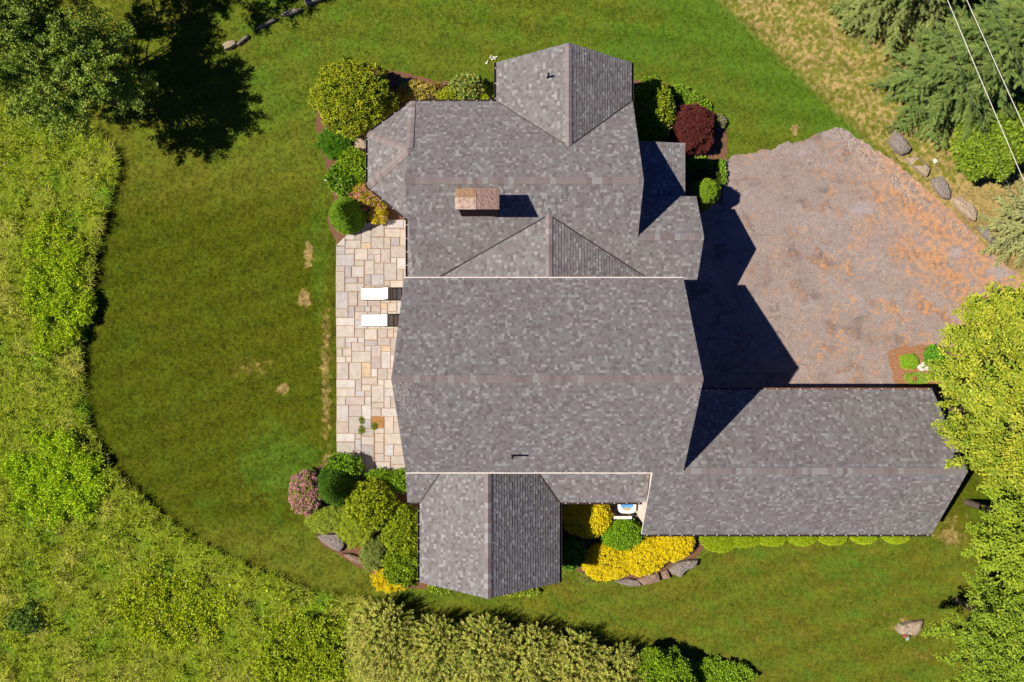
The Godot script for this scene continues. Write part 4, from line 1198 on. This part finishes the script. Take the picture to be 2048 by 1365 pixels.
# ------------------------------------------------------------------ trees
func limb(st: SurfaceTool, a: Vector3, b: Vector3, ra: float, rb: float):
	var mid := a.lerp(b, 0.5) + Vector3(rng.randf_range(-1, 1), rng.randf_range(-0.3, 0.6), rng.randf_range(-1, 1)) * a.distance_to(b) * 0.08
	tube(st, a, mid, ra, (ra + rb) * 0.5, 7)
	tube(st, mid, b, (ra + rb) * 0.5, rb, 6)

# a broadleaf tree whose crown, centred m metres up, the photograph shows round (u, v)
func leafy_tree(called: String, label: String, u: float, v: float, rad: float, m: float, deep: float, leaf: String, a: Color, b: Color, n_clumps: int, per: int, opt := {}):
	var c := at(u, v, m)
	var o := thing(called, label, "tree", Vector3(c.x, 0, c.z), opt.get("group", ""))
	var top := Vector3(0, m, 0)
	var st := st_new()
	tube(st, Vector3(0, -0.1, 0), Vector3(0.05, m * 0.35, 0.03), 0.17, 0.13, 9)
	tube(st, Vector3(0.05, m * 0.35, 0.03), Vector3(0, m + deep * 0.3, 0), 0.13, 0.04, 8)
	part("trunk", st.commit(), mats.bark, o)
	var bs := st_new()
	var xf: Array[Transform3D] = []
	var cols := PackedColorArray()
	for i in n_clumps:
		var d := Vector3(rng.randfn(), rng.randfn(), rng.randfn()).normalized()
		if d.y < -0.45:
			d.y = -d.y
		var q := rng.randf_range(0.55, 0.92)
		var p := top + Vector3(d.x * rad, d.y * deep, d.z * rad) * q
		var cr := rad * rng.randf_range(0.17, 0.30)
		limb(bs, Vector3(0, clampf(p.y - rad * 0.5, m * 0.35, m + deep * 0.2), 0), p, 0.045, 0.012)
		mass(xf, cols, p, Vector3(cr, cr * 0.62, cr), per, a, b, opt.get("size", 1.0), -0.6, 0.5, 0.75)
		for k in opt.get("sprigs", 2):
			var e := (d + Vector3(rng.randfn(), rng.randfn() * 0.4, rng.randfn()) * 0.4).normalized()
			for s in 9:
				xf.append(Transform3D(facing(Vector3.UP + e, opt.get("size", 1.0), 0.5), p + Vector3(e.x, e.y * 0.6, e.z) * cr * (0.9 + s * 0.10) + Vector3(rng.randfn(), rng.randfn(), rng.randfn()) * 0.05))
				cols.append(tone(a, b))
	part("branches", bs.commit(), mats.bark, o)
	scatter("crown", o, leafs[leaf], mats.leaf, xf, cols).set_meta("kind", "stuff")

func spruce(called: String, label: String, x: float, y: float, rad: float, h: float, a: Color, b: Color, leaf := "spray", opt := {}):
	var o := thing(called, label, "tree", G(x, y), opt.get("group", ""))
	var st := st_new()
	tube(st, Vector3(0, -0.1, 0), Vector3(0, h * 0.96, 0), 0.16, 0.02, 8)
	part("trunk", st.commit(), mats.bark, o)
	var bs := st_new()
	var xf: Array[Transform3D] = []
	var cols := PackedColorArray()
	var hh := 0.35
	var step: float = opt.get("step", 0.30)
	while hh < h:
		var t := hh / h
		var reach := rad * pow(1.0 - t, 0.85) * rng.randf_range(0.92, 1.05) + 0.12
		var n := maxi(5, int(13.0 * (1.0 - t * 0.45)))
		var w0 := rng.randf() * TAU
		for i in n:
			var w := w0 + TAU * i / n + rng.randf_range(-0.2, 0.2)
			var l := reach * rng.randf_range(0.72, 1.12)
			var out := Vector3(cos(w), 0, sin(w))
			var droop := lerpf(-0.28, 0.25, t)
			tube(bs, Vector3(0, hh, 0), Vector3(0, hh, 0) + out * l * 0.8 + Vector3(0, droop * l * 0.8, 0), 0.02, 0.006, 4)
			var s := 0.25 * l
			while s < l:
				for sgn in [-1.0, 0.0, 1.0]:
					if sgn == 0.0 and s < l * 0.5 and rng.randf() < 0.5:
						continue
					var dir := (out.rotated(Vector3.UP, sgn * rng.randf_range(0.5, 0.95)) + Vector3(0, droop * 0.8 + rng.randf_range(-0.15, 0.1), 0)).normalized()
					var side := Vector3.UP.cross(dir).normalized()
					var size := rng.randf_range(0.75, 1.2)
					xf.append(Transform3D(Basis(side, dir.cross(side), dir).rotated(dir, rng.randf_range(-0.5, 0.5)).scaled_local(Vector3.ONE * size), Vector3(0, hh, 0) + out * s + Vector3(0, droop * s + rng.randf_range(-0.06, 0.06), 0)))
					cols.append(tone(a, b))
				s += step
		hh += step * 1.05
	part("branches", bs.commit(), mats.bark, o)
	scatter("needles", o, leafs[leaf], mats.leaf_dull, xf, cols).set_meta("kind", "stuff")

func build_trees():
	var maple := [Color(0.225, 0.24, 0.045), Color(0.085, 0.135, 0.018)]
	leafy_tree("maple_tree", "yellow green tree standing over the little garden beside the drive", 2012, 702, 2.8, 4.1, 1.8, "maple", maple[0], maple[1], 80, 46)
	leafy_tree("maple_tree", "yellow green tree overhanging the garage roof's east end", 2030, 838, 2.6, 6.2, 2.0, "maple", maple[0], maple[1], 84, 46)
	leafy_tree("maple_tree", "yellow green tree past the garage's southeast corner", 2092, 1060, 2.7, 5.0, 2.0, "maple", Color(0.165, 0.215, 0.03), Color(0.09, 0.145, 0.02), 62, 58)
	leafy_tree("green_tree", "green leafy tree beside the lawn boulder", 2020, 1262, 2.9, 3.6, 1.7, "apple", Color(0.15, 0.20, 0.035), Color(0.08, 0.135, 0.02), 60, 66, {"size": 0.95})
	leafy_tree("green_tree", "green leafy tree at the lawn's lower corner", 2075, 1395, 3.0, 3.6, 1.7, "apple", Color(0.15, 0.20, 0.035), Color(0.08, 0.135, 0.02), 50, 66)
	var apple := [Color(0.17, 0.215, 0.07), Color(0.085, 0.145, 0.03)]
	leafy_tree("apple_tree", "grey green broadleaf tree casting shade over the northwest lawn", 138, 150, 2.75, 3.9, 1.9, "apple", apple[0], apple[1], 46, 56, {"sprigs": 3})
	leafy_tree("apple_tree", "grey green broadleaf tree at the meadow's north end", 30, 60, 2.8, 4.2, 2.0, "apple", apple[0], apple[1], 42, 56, {"sprigs": 3})
	# these stand north of the lawn and throw their shade onto it
	for p in [[-700, -742, 3.0, 5.0], [-560, -800, 3.0, 5.6], [-835, -720, 2.8, 5.0]]:
		var k: float = 1.0 / (1.0 - p[3] / CAM_H)
		leafy_tree("shade_tree", "tall broadleaf tree whose shade falls across the north lawn's stones", 1024 + p[0] * k, 682.5 + p[1] * k, p[2], p[3], 2.2, "apple", apple[0], apple[1], 30, 60, {"group": "shade trees north of the lawn"})
	var needle := [Color(0.080, 0.108, 0.050), Color(0.050, 0.082, 0.038)]
	spruce("spruce_tree", "grey green spruce at the head of the dry bank", 742, -690, 3.1, 8.0, Color(0.115, 0.132, 0.075), Color(0.075, 0.10, 0.05), "spray", {"step": 0.31})
	spruce("spruce_tree", "deep green spruce spreading over the dry bank beside rhododendrons", 852, -512, 3.4, 8.5, needle[0], needle[1], "spray", {"step": 0.31})
	spruce("spruce_tree", "dark spruce behind the power lines", 965, -650, 3.3, 9.0, needle[1], Color(0.040, 0.074, 0.045), "spray", {"step": 0.33})
	spruce("blue_spruce", "pale grey green spruce beside the row of drive stones", 1012, -226, 2.35, 4.2, Color(0.165, 0.175, 0.125), Color(0.12, 0.135, 0.095), "spray_small", {"step": 0.22})

# ------------------------------------------------------------------ meadow
func build_meadow():
	var tall: Array[Transform3D] = []
	var tc := PackedColorArray()
	var straw: Array[Transform3D] = []
	var sc := PackedColorArray()
	var weed: Array[Transform3D] = []
	var wc := PackedColorArray()
	var flower: Array[Transform3D] = []
	var fc := PackedColorArray()
	for i in 92000:
		var p := Vector2(rng.randf_range(-1110, 560), rng.randf_range(-470, 740))
		if not inside(p, polys.meadow):
			continue
		var big := noise_a.get_noise_2d(p.x * 0.9 + 60.0, p.y * 0.9)
		var mid := noise_b.get_noise_2d(p.x * 0.45, p.y * 0.45 + 30.0)
		var w := Vector3(p.x * S, 0.0, p.y * S)
		var green := tint(Color(0.34, 0.40, 0.030), Color(0.215, 0.315, 0.018))
		if big > 0.12:
			green = green.lerp(Color(0.42, 0.44, 0.07), smooth(0.12, 0.5, big))
		elif big < -0.15:
			green = green.lerp(Color(0.17, 0.32, 0.02), smooth(0.15, 0.5, -big))
		green = green * (1.0 + 0.5 * mid)
		var hs := rng.randf_range(0.75, 1.2) * (0.85 + 0.6 * mid + 0.3 * big)
		var pick := rng.randf()
		var bas := Basis(Vector3.UP, rng.randf() * TAU).scaled(Vector3(1.0, hs, 1.0))
		if pick < 0.72:
			tall.append(Transform3D(bas, w))
			tc.append(green)
		elif pick < 0.765:
			straw.append(Transform3D(bas, w))
			sc.append(tint(Color(0.46, 0.45, 0.13), Color(0.36, 0.40, 0.07)))
		else:
			var leafy := mid > -0.05
			weed.append(Transform3D(facing(Vector3.UP, rng.randf_range(0.8, 1.3)), w + Vector3.UP * rng.randf_range(0.15, 0.75) * hs))
			wc.append(green * 1.15 if leafy else green * 0.9)
		if rng.randf() < 0.007:
			flower.append(Transform3D(facing(Vector3.UP, rng.randf_range(0.4, 0.9), 0.1), w + Vector3.UP * (0.85 * hs + 0.1)))
			fc.append(Color(0.8, 0.78, 0.74) if rng.randf() < 0.6 else Color(0.72, 0.5, 0.02))
	for q in [["meadow_grass", tall, tc, "tall", "tall green grass of the unmown meadow", "grass"], ["straw_grass", straw, sc, "straw", "pale seeding grass stalks among the meadow grass", "grass"], ["meadow_weeds", weed, wc, "weed", "leafy weeds growing among the meadow grass", "weeds"], ["meadow_flowers", flower, fc, "bloom", "tiny white and yellow wildflowers in the meadow", "flowers"]]:
		var o := scatter(q[0], self, leafs[q[3]], mats.leaf_dull, q[1], q[2])
		o.set_meta("kind", "stuff")
		o.set_meta("label", q[4])
		o.set_meta("category", q[5])

# ------------------------------------------------------------------ stones
# outline in photograph pixels on the ground; h metres high
func rock(label: String, outline: Array, h: float, m: Material, opt := {}):
	var c := Vector2.ZERO
	for p in outline:
		c += Vector2(p[0] - 1024.0, p[1] - 682.5) / outline.size()
	var o := thing(opt.get("called", "rock"), label, "rock", G(c.x, c.y), opt.get("group", ""))
	var rim := []
	for i in outline.size():
		var a := Vector2(outline[i][0] - 1024.0, outline[i][1] - 682.5) - c
		var b := Vector2(outline[(i + 1) % outline.size()][0] - 1024.0, outline[(i + 1) % outline.size()][1] - 682.5) - c
		var n := maxi(1, int(a.distance_to(b) / 9.0))
		for k in n:
			var q := a.lerp(b, float(k) / n)
			rim.append(q * (1.0 + 0.07 * noise_b.get_noise_2d(q.x * 5.0 + c.x, q.y * 5.0 + c.y)))
	var st := st_new()
	var rings := []
	for lv in [[1.03, -0.06], [1.0, h * 0.45], [0.93, h * 0.82], [0.66, h * 0.97], [0.32, h * 1.02]]:
		var r := []
		for q in rim:
			var p: Vector2 = q * lv[0]
			var y: float = lv[1] * (1.0 + opt.get("tilt", 0.12) * p.y / 40.0) + h * 0.20 * noise_b.get_noise_2d(p.x * 2.6 + c.x, p.y * 2.6 + c.y) * (1.0 if lv[1] > 0.0 else 0.0)
			r.append(Vector3(p.x * S, y, p.y * S))
		rings.append(r)
	var nn := rim.size()
	for k in rings.size() - 1:
		for i in nn:
			var j := (i + 1) % nn
			quad(st, rings[k][i], rings[k][j], rings[k + 1][j], rings[k + 1][i])
	var top := Vector3(0, h * 1.02, 0)
	for i in nn:
		tri(st, rings[-1][i], rings[-1][(i + 1) % nn], top)
	part("stone", st.commit(), m, o)
	if opt.has("moss"):
		var ms := st_new()
		var k := 18
		for ring in 3:
			for i in k:
				var f := func(rr: int, ii: int) -> Vector3:
					var w := TAU * ii / k
					var q := rr / 3.0 * (1.0 + 0.25 * sin(w * 3.0) + 0.12 * sin(w * 7.0))
					return Vector3((opt.moss[0] + cos(w) * q * opt.moss[2]) * S, h * 1.1 + 0.03 * (1.0 - q * q) + 0.012 * sin(w * 5.0 + rr), (opt.moss[1] + sin(w) * q * opt.moss[3]) * S)
				quad(ms, f.call(ring, i), f.call(ring, i + 1), f.call(ring + 1, i + 1), f.call(ring + 1, i))
		part("moss", ms.commit(), mats.moss, o)

func build_rocks():
	var g := "boulders along the gravel drive"
	rock("pointed grey brown boulder at the head of the drive's stone row", [[1789, 260], [1804, 278], [1818, 300], [1812, 309], [1800, 312], [1788, 303], [1774, 284]], 0.35, mats.rock, {"group": g})
	rock("flat boulder with a mossy green patch in the drive's stone row", [[1808, 318], [1830, 315], [1846, 326], [1857, 341], [1850, 355], [1838, 346], [1820, 332]], 0.28, mats.rock_tan, {"group": g, "moss": [-5, -4, 10, 6]})
	rock("low brown boulder between the mossy and the pale topped stones", [[1860, 358], [1880, 353], [1892, 368], [1898, 385], [1896, 400], [1884, 398], [1868, 380]], 0.25, mats.rock, {"group": g})
	rock("pale topped split boulder in the drive's stone row", [[1902, 397], [1916, 394], [1938, 410], [1948, 422], [1946, 444], [1936, 440], [1918, 424], [1906, 408]], 0.32, mats.rock_tan, {"group": g})
	rock("dark flat stone at the foot of the pale spruce", [[1952, 456], [1966, 452], [1980, 470], [1990, 490], [1980, 488], [1962, 470]], 0.2, mats.rock, {"group": g})
	rock("white stone lying on the dry bank", [[1868, 318], [1873, 320], [1875, 325], [1869, 328], [1866, 323]], 0.1, mats.pale_stone)
	rock("grey boulder with pale vein beside the southwest bed", [[635, 1070], [650, 1066], [678, 1067], [688, 1078], [692, 1090], [682, 1102], [665, 1095], [646, 1082]], 0.32, mats.rock)
	rock("long brown wedge shaped rock beside the southwest bed", [[686, 1106], [700, 1106], [720, 1113], [732, 1128], [718, 1127], [700, 1118]], 0.25, mats.rock_brown)
	rock("flat grey rock at the yellow hedge's lower end", [[1225, 1160], [1258, 1156], [1276, 1160], [1283, 1170], [1262, 1172], [1240, 1167]], 0.22, mats.rock)
	rock("rust stained block between the flat grey rock and the small stone", [[1272, 1157], [1296, 1148], [1316, 1144], [1320, 1160], [1300, 1166], [1286, 1169]], 0.26, mats.rock_brown)
	rock("small brown stone beside the big slab", [[1321, 1142], [1333, 1138], [1340, 1155], [1326, 1158]], 0.22, mats.rock_brown)
	rock("large layered grey slab at the yellow hedge's upper end", [[1334, 1136], [1352, 1124], [1376, 1118], [1395, 1118], [1390, 1130], [1370, 1140], [1358, 1153], [1342, 1146]], 0.36, mats.rock)
	rock("grey pink boulder standing alone in the south lawn", [[1790, 1258], [1798, 1247], [1820, 1241], [1842, 1239], [1838, 1256], [1826, 1267], [1796, 1266]], 0.34, mats.rock_tan)
	rock("tan boulder between shrubs at the bay wall", [[706, 292], [714, 280], [726, 277], [736, 284], [736, 300], [716, 306], [706, 302]], 0.35, mats.rock_tan)
	rock("pinkish boulder in the sunlit gap of the north lawn's edge", [[446, 92], [458, 85], [471, 83], [474, 90], [462, 99], [452, 102]], 0.24, mats.rock_tan)
	rock("thin jagged stone next to the pinkish boulder", [[474, 90], [484, 80], [497, 71], [499, 76], [488, 85], [478, 92]], 0.18, mats.rock)
	rock("long narrow stone in the trees' shade", [[512, 60], [526, 52], [540, 45], [552, 37], [553, 43], [538, 50], [522, 58]], 0.2, mats.rock, {"group": "stones in the north lawn's shade"})
	rock("broad stone at the shaded lawn edge", [[562, 34], [572, 26], [592, 20], [606, 20], [596, 28], [578, 34]], 0.24, mats.rock, {"group": "stones in the north lawn's shade"})
	rock("grey slab at the north lawn's upper edge", [[610, 6], [622, -2], [650, -8], [648, 2], [630, 8], [616, 13]], 0.26, mats.rock, {"group": "stones in the north lawn's shade"})
	for p in [[1838, 733, 6, 5], [1846, 730, 5, 6], [1843, 739, 6, 4], [1853, 737, 4, 5], [1861, 738, 5, 5]]:
		var q := []
		for i in 7:
			q.append([p[0] + cos(TAU * i / 7.0) * p[2], p[1] + sin(TAU * i / 7.0) * p[3]])
		rock("white garden stone beside the clay pot", q, 0.14, mats.pale_stone, {"called": "garden_stone", "group": "white garden stones"})
	# loose pebbles along the drive's upper edge
	var xf: Array[Transform3D] = []
	var cols := PackedColorArray()
	for i in 900:
		var t := rng.randf()
		var u := lerpf(1672.0, 1960.0, t) + rng.randfn() * 6.0
		var v := lerpf(258.0, 480.0, t) + rng.randfn() * 6.0 + 14.0 * sin(t * 3.0)
		if rng.randf() < 0.4:
			u = rng.randf_range(1440, 2040)
			v = rng.randf_range(300, 770)
			if not inside(Vector2(u - 1024, v - 682.5), polys.gravel):
				continue
		var s := rng.randf_range(0.012, 0.045)
		xf.append(Transform3D(Basis(Vector3(rng.randfn(), rng.randfn(), rng.randfn()).normalized(), rng.randf() * TAU).scaled(Vector3(s, s * 0.7, s * rng.randf_range(0.7, 1.4))), Vector3((u - 1024) * S, 0.02, (v - 682.5) * S)))
		cols.append(tint(Color(0.40, 0.36, 0.335), Color(0.18, 0.15, 0.14)))
	var pm := SphereMesh.new()
	pm.radius = 1.0
	pm.height = 2.0
	pm.radial_segments = 6
	pm.rings = 3
	var o := scatter("gravel_pebbles", self, pm, mats.tinted, xf, cols)
	o.set_meta("kind", "stuff")
	o.set_meta("label", "loose pale pebbles along the gravel drive's stone row")
	o.set_meta("category", "pebbles")

# ------------------------------------------------------------------ small things
func lounger(label: String, u: float, v: float, recline: float):
	var o := thing("sun_lounger", label, "sun lounger", at(u, v, 0.05), "sun loungers on the patio")
	o.position.y = 0.05
	var L := 1.02      # seat length, foot at -x
	var W := 0.60
	# frame rails run the whole length
	var f := st_new()
	for s in [-1.0, 1.0]:
		box(f, Vector3(-L, 0.28, s * W * 0.5 - 0.02), Vector3(0.98, 0.32, s * W * 0.5 + 0.02), Color.WHITE, 0.006)
	box(f, Vector3(-L, 0.28, -W * 0.5 + 0.021), Vector3(-L + 0.04, 0.318, W * 0.5 - 0.021), Color.WHITE, 0.006)
	box(f, Vector3(0.94, 0.28, -W * 0.5 + 0.021), Vector3(0.979, 0.318, W * 0.5 - 0.021), Color.WHITE, 0.006)
	part("frame", f.commit(), mats.black_metal, o)
	for x in [-L + 0.1, 0.86]:
		for s in [-1.0, 1.0]:
			var l := st_new()
			tube(l, Vector3(0, 0, s * 0.03), Vector3(0, 0.285, 0), 0.016, 0.018, 8)
			part("leg", l.commit(), mats.black_metal, o, Vector3(x, 0, s * W * 0.46))
	for i in 4:
		var b := st_new()
		box(b, Vector3(0.06 + i * 0.22, 0.284, -W * 0.5 + 0.021), Vector3(0.085 + i * 0.22, 0.312, W * 0.5 - 0.021), Color.WHITE, 0.004)
		part("cross_bar", b.commit(), mats.black_metal, o)
	# seat cushion with a rounded edge
	var c := st_new()
	cushion_shape(c, L + 0.02, W - 0.02, 0.075)
	part("seat_cushion", c.commit(), mats.cushion, o, Vector3(-L / 2.0, 0.325, 0))
	var back := part("back_cushion", back_mesh(W), mats.cushion, o, Vector3(0.02, 0.345, 0))
	back.rotation.z = recline
	var bf := st_new()
	for s in [-1.0, 1.0]:
		box(bf, Vector3(0.0, -0.035, s * W * 0.5 - 0.03), Vector3(0.74, -0.004, s * W * 0.5 + 0.0), Color.WHITE, 0.005)
	for i in 5:
		box(bf, Vector3(0.1 + i * 0.15, -0.03, -W * 0.5 + 0.001), Vector3(0.12 + i * 0.15, -0.008, W * 0.5 - 0.031), Color.WHITE, 0.004)
	var bfo := part("back_frame", bf.commit(), mats.black_metal, o, Vector3(0.02, 0.335, 0))
	bfo.rotation.z = recline
	var prop := st_new()
	for s in [-1.0, 1.0]:
		tube(prop, Vector3(0.02 + cos(recline) * 0.5, 0.31 + sin(recline) * 0.5, s * W * 0.44), Vector3(0.72, 0.31, s * W * 0.44), 0.012, 0.012, 6)
	part("back_prop", prop.commit(), mats.black_metal, o)

func cushion_shape(st: SurfaceTool, l: float, w: float, h: float):
	var n := 10
	var f := func(i: int, j: int) -> Vector3:
		var x := (float(i) / n - 0.5) * 2.0
		var z := (float(j) / n - 0.5) * 2.0
		var e := (1.0 - pow(absf(x), 14.0)) * (1.0 - pow(absf(z), 8.0))
		return Vector3(x * l * 0.5, h * (0.45 + 0.55 * e), z * w * 0.5)
	for i in n:
		for j in n:
			quad(st, f.call(i, j), f.call(i + 1, j), f.call(i + 1, j + 1), f.call(i, j + 1))
	for i in n:
		for k in [0, n]:
			var a: Vector3 = f.call(i, k)
			var b: Vector3 = f.call(i + 1, k)
			quad(st, a, b, Vector3(b.x, 0, b.z), Vector3(a.x, 0, a.z))
			var c: Vector3 = f.call(k, i)
			var d: Vector3 = f.call(k, i + 1)
			quad(st, c, d, Vector3(d.x, 0, d.z), Vector3(c.x, 0, c.z))

func back_mesh(w: float) -> ArrayMesh:
	var st := st_new()
	cushion_shape(st, 0.74, w - 0.02, 0.07)
	var m := st.commit()
	var st2 := SurfaceTool.new()
	st2.begin(Mesh.PRIMITIVE_TRIANGLES)
	st2.append_from(m, 0, Transform3D(Basis(), Vector3(0.37, 0, 0)))
	return st2.commit()

func build_small_things():
	lounger("white cushioned black lounger nearer the middle wing's north eave", 766.5, 589, 1.02)
	lounger("white cushioned black lounger further along the patio under the roof's rake", 768, 641.5, 1.12)
	# weeds in the joints
	for p in [[723, 841, 4, "smaller green weed tuft in the joint beside a grey patio stone"], [723, 860, 5, "larger green weed tuft in the joint two stones from the rusty stone"], [749, 853, 5, "green weed tuft in the joint at the rusty stone's corner"]]:
		shrub("joint_weed", p[3], p[0], p[1], p[2], p[2] + 2, 0.08, "fine", Color(0.16, 0.19, 0.05), Color(0.12, 0.16, 0.04), 260, {"category": "weed", "group": "weeds between the patio stones"})
	# table on the little deck between the south gable and the garage
	var t := thing("garden_table", "white rounded table with blue and tan painted top beside the garage wall", "table", at(1254, 1009, 0.7) * Vector3(1, 0, 1))
	var top := st_new()
	var rr := func(k: float, w: float, h: float) -> Vector3:      # a rounded square
		var c := cos(k)
		var s := sin(k)
		return Vector3(signf(c) * pow(absf(c), 0.55) * w, h, signf(s) * pow(absf(s), 0.55) * w)
	var n := 32
	for i in n:
		var a := TAU * i / n
		var b := TAU * (i + 1) / n
		quad(top, rr.call(a, 0.45, 0.68), rr.call(b, 0.45, 0.68), rr.call(b, 0.45, 0.72), rr.call(a, 0.45, 0.72))
		quad(top, rr.call(a, 0.45, 0.72), rr.call(b, 0.45, 0.72), Vector3(cos(b) * 0.31, 0.735, sin(b) * 0.31), Vector3(cos(a) * 0.31, 0.735, sin(a) * 0.31))
		tri(top, rr.call(a, 0.45, 0.68), Vector3(0, 0.68, 0), rr.call(b, 0.45, 0.68))
	part("table_top", top.commit(), mats.white, t)
	var pic := st_new()
	var r := RandomNumberGenerator.new()
	r.seed = 9
	for i in n:
		for k in 5:
			var a := TAU * i / n
			var b := TAU * (i + 1) / n
			var r0 := 0.31 * k / 5.0
			var r1 := 0.31 * (k + 1) / 5.0
			var z := sin((a + b) / 2.0) * r1
			var col := Color(0.08, 0.28, 0.62)
			if z > 0.24:
				col = Color(0.52, 0.30, 0.10)
			elif z > 0.15:
				col = Color(0.24, 0.36, 0.38)
			elif z < -0.05 and absf(cos((a + b) / 2.0)) * r1 < 0.12:
				col = Color(0.72, 0.72, 0.74)
			col = col * r.randf_range(0.8, 1.15)
			quad(pic, Vector3(cos(a) * r0, 0.737, sin(a) * r0), Vector3(cos(b) * r0, 0.737, sin(b) * r0), Vector3(cos(b) * r1, 0.737, sin(b) * r1), Vector3(cos(a) * r1, 0.737, sin(a) * r1), col)
	part("painted_panel", pic.commit(), mats.glossy_tint, t)
	for q in [[-0.3, -0.3], [0.3, -0.3], [-0.3, 0.3], [0.3, 0.3]]:
		var l := st_new()
		tube(l, Vector3(q[0] * 1.1, 0, q[1] * 1.1), Vector3(q[0] * 0.9, 0.69, q[1] * 0.9), 0.02, 0.022, 8)
		part("leg", l.commit(), mats.wood, t)
	var d := thing("wooden_deck", "small grey plank deck below the white table", "deck", at(1246, 1016, 0.1) * Vector3(1, 0, 1))
	for i in 9:
		var b := st_new()
		box(b, Vector3(-0.8, 0.03, -0.55 + i * 0.14), Vector3(0.8, 0.10, -0.55 + i * 0.14 + 0.13), Color.WHITE, 0.008)
		part("plank", b.commit(), mats.grey_wood, d)
	var rail := thing("railing", "short white railing beside the round yellow shrub", "railing", at(1246, 1036, 0.75) * Vector3(1, 0, 1))
	var rb := st_new()
	box(rb, Vector3(-0.44, 0.70, -0.07), Vector3(0.44, 0.76, 0.07), Color.WHITE, 0.012)
	part("top_rail", rb.commit(), mats.trim, rail)
	for x in [-0.38, 0.38]:
		part("post", post_mesh(0.09, 0.705), mats.trim, rail, Vector3(x, 0, 0))
	for i in 5:
		var s := st_new()
		box(s, Vector3(-0.02, 0.10, -0.02), Vector3(0.02, 0.702, 0.02), Color.WHITE, 0.004)
		part("baluster", s.commit(), mats.trim, rail, Vector3(-0.25 + i * 0.125, 0, 0))
	# clay pot beside the garden stones
	var pot := thing("clay_pot", "tipped reddish clay pot lying in the little garden", "pot", at(1824, 757, 0.1) * Vector3(1, 0, 1))
	var ps := st_new()
	var prof := [Vector2(0.0, 0.0), Vector2(0.075, 0.0), Vector2(0.11, 0.20), Vector2(0.125, 0.20), Vector2(0.125, 0.245), Vector2(0.10, 0.245), Vector2(0.085, 0.06), Vector2(0.0, 0.05)]
	for i in prof.size() - 1:
		for k in 16:
			var a := TAU * k / 16
			var b := TAU * (k + 1) / 16
			quad(ps, Vector3(prof[i].x * cos(a), prof[i].y, prof[i].x * sin(a)), Vector3(prof[i].x * cos(b), prof[i].y, prof[i].x * sin(b)), Vector3(prof[i + 1].x * cos(b), prof[i + 1].y, prof[i + 1].x * sin(b)), Vector3(prof[i + 1].x * cos(a), prof[i + 1].y, prof[i + 1].x * sin(a)))
	var pp := part("pot_body", ps.commit(), mats.clay, pot, Vector3(-0.1, 0.13, 0))
	pp.rotation.z = -1.35
	# little ornament by the lawn boulder
	var orn := thing("garden_ornament", "small brown and pale green garden ornament beside the lawn boulder", "ornament", at(1813, 1273, 0.1) * Vector3(1, 0, 1))
	var body := st_new()
	box(body, Vector3(-0.14, 0.0, -0.10), Vector3(0.04, 0.24, 0.10), Color.WHITE, 0.02)
	part("body", body.commit(), mats.clay, orn)
	var cap := st_new()
	for k in 4:
		var e := [Vector3(-0.13, 0.24, 0.02), Vector3(0.10, 0.20, -0.06), Vector3(0.13, 0.16, 0.12), Vector3(-0.02, 0.18, 0.22)]
		tri(cap, e[k], Vector3(0.02, 0.33, 0.06), e[(k + 1) % 4])
	part("cap", cap.commit(), mats.verdigris, orn)
	# power lines over the east bank
	for q in [[1857, 0, 2048, 440, 0.011, "wire_dark", "dark sagging power line passing above the rhododendron", 7.0], [1895, 0, 2048, 362, 0.012, "wire_pale", "pale power line crossing between the two dark lines", 7.6], [1934, 0, 2048, 252, 0.012, "wire_pale", "pale power line over the dark spruce", 7.6], [1984, 0, 2048, 150, 0.011, "wire_dark", "thin dark power line highest over the spruce tops", 8.2]]:
		var a := at(q[0], q[1], q[7])
		var b := at(q[2], q[3], q[7])
		var dir := (b - a).normalized()
		var mid := (a + b) / 2.0
		var w := thing("power_line", q[6], "power line", mid)
		var st := st_new()
		var pts := []
		for i in 41:
			var s := (i - 20) * 1.6
			pts.append(dir * s + Vector3(0, 0.0011 * s * s, 0))
		for i in 40:
			tube(st, pts[i], pts[i + 1], q[4], q[4], 6)
		part("cable", st.commit(), mats[q[5]], w)
	# scraps on the lawn
	var sx: Array[Transform3D] = []
	var sc := PackedColorArray()
	for i in 260:
		var u := rng.randf_range(400, 1950)
		var v := rng.randf_range(5, 320) if i % 2 == 0 else rng.randf_range(1070, 1360)
		sx.append(Transform3D(facing(Vector3.UP, rng.randf_range(0.5, 1.1), 0.2), Vector3((u - 1024) * S, 0.05, (v - 682.5) * S)))
		sc.append([Color(0.5, 0.34, 0.2), Color(0.55, 0.42, 0.05), Color(0.42, 0.2, 0.1)][rng.randi() % 3])
	var lm := leaf_cluster(60, 2, 0.06, 0.04, 0.03, 0.1)
	var o := scatter("fallen_leaves", self, lm, mats.leaf_dull, sx, sc)
	o.set_meta("kind", "stuff")
	o.set_meta("label", "scattered small dry leaves lying on the lawn")
	o.set_meta("category", "leaves")
	for p in [[986, 118, 7, 5, 10], [973, 126, 3, 3, 4], [652, 362, 5, 4, 5]]:
		var lab := "white petals fallen at the north gable's corner" if p[0] > 980 else "few white petals apart from those at the north gable's corner" if p[0] > 900 else "white petals fallen beside the glossy green shrubs"
		var st := st_new()
		for i in p[4]:
			var e := Vector3(rng.randfn() * p[2] * 0.5 * S, 0.065 + rng.randf() * 0.02, rng.randfn() * p[3] * 0.5 * S)
			one_leaf(st, e, Vector3(rng.randfn(), 0.1, rng.randfn()).normalized(), Vector3.UP, 0.09, 0.07, Color(0.78, 0.76, 0.74))
		var po := thing("fallen_petals", lab, "petals", G(p[0] - 1024, p[1] - 682.5), "fallen white petals")
		part("petals", st.commit(), mats.leaf_dull, po)
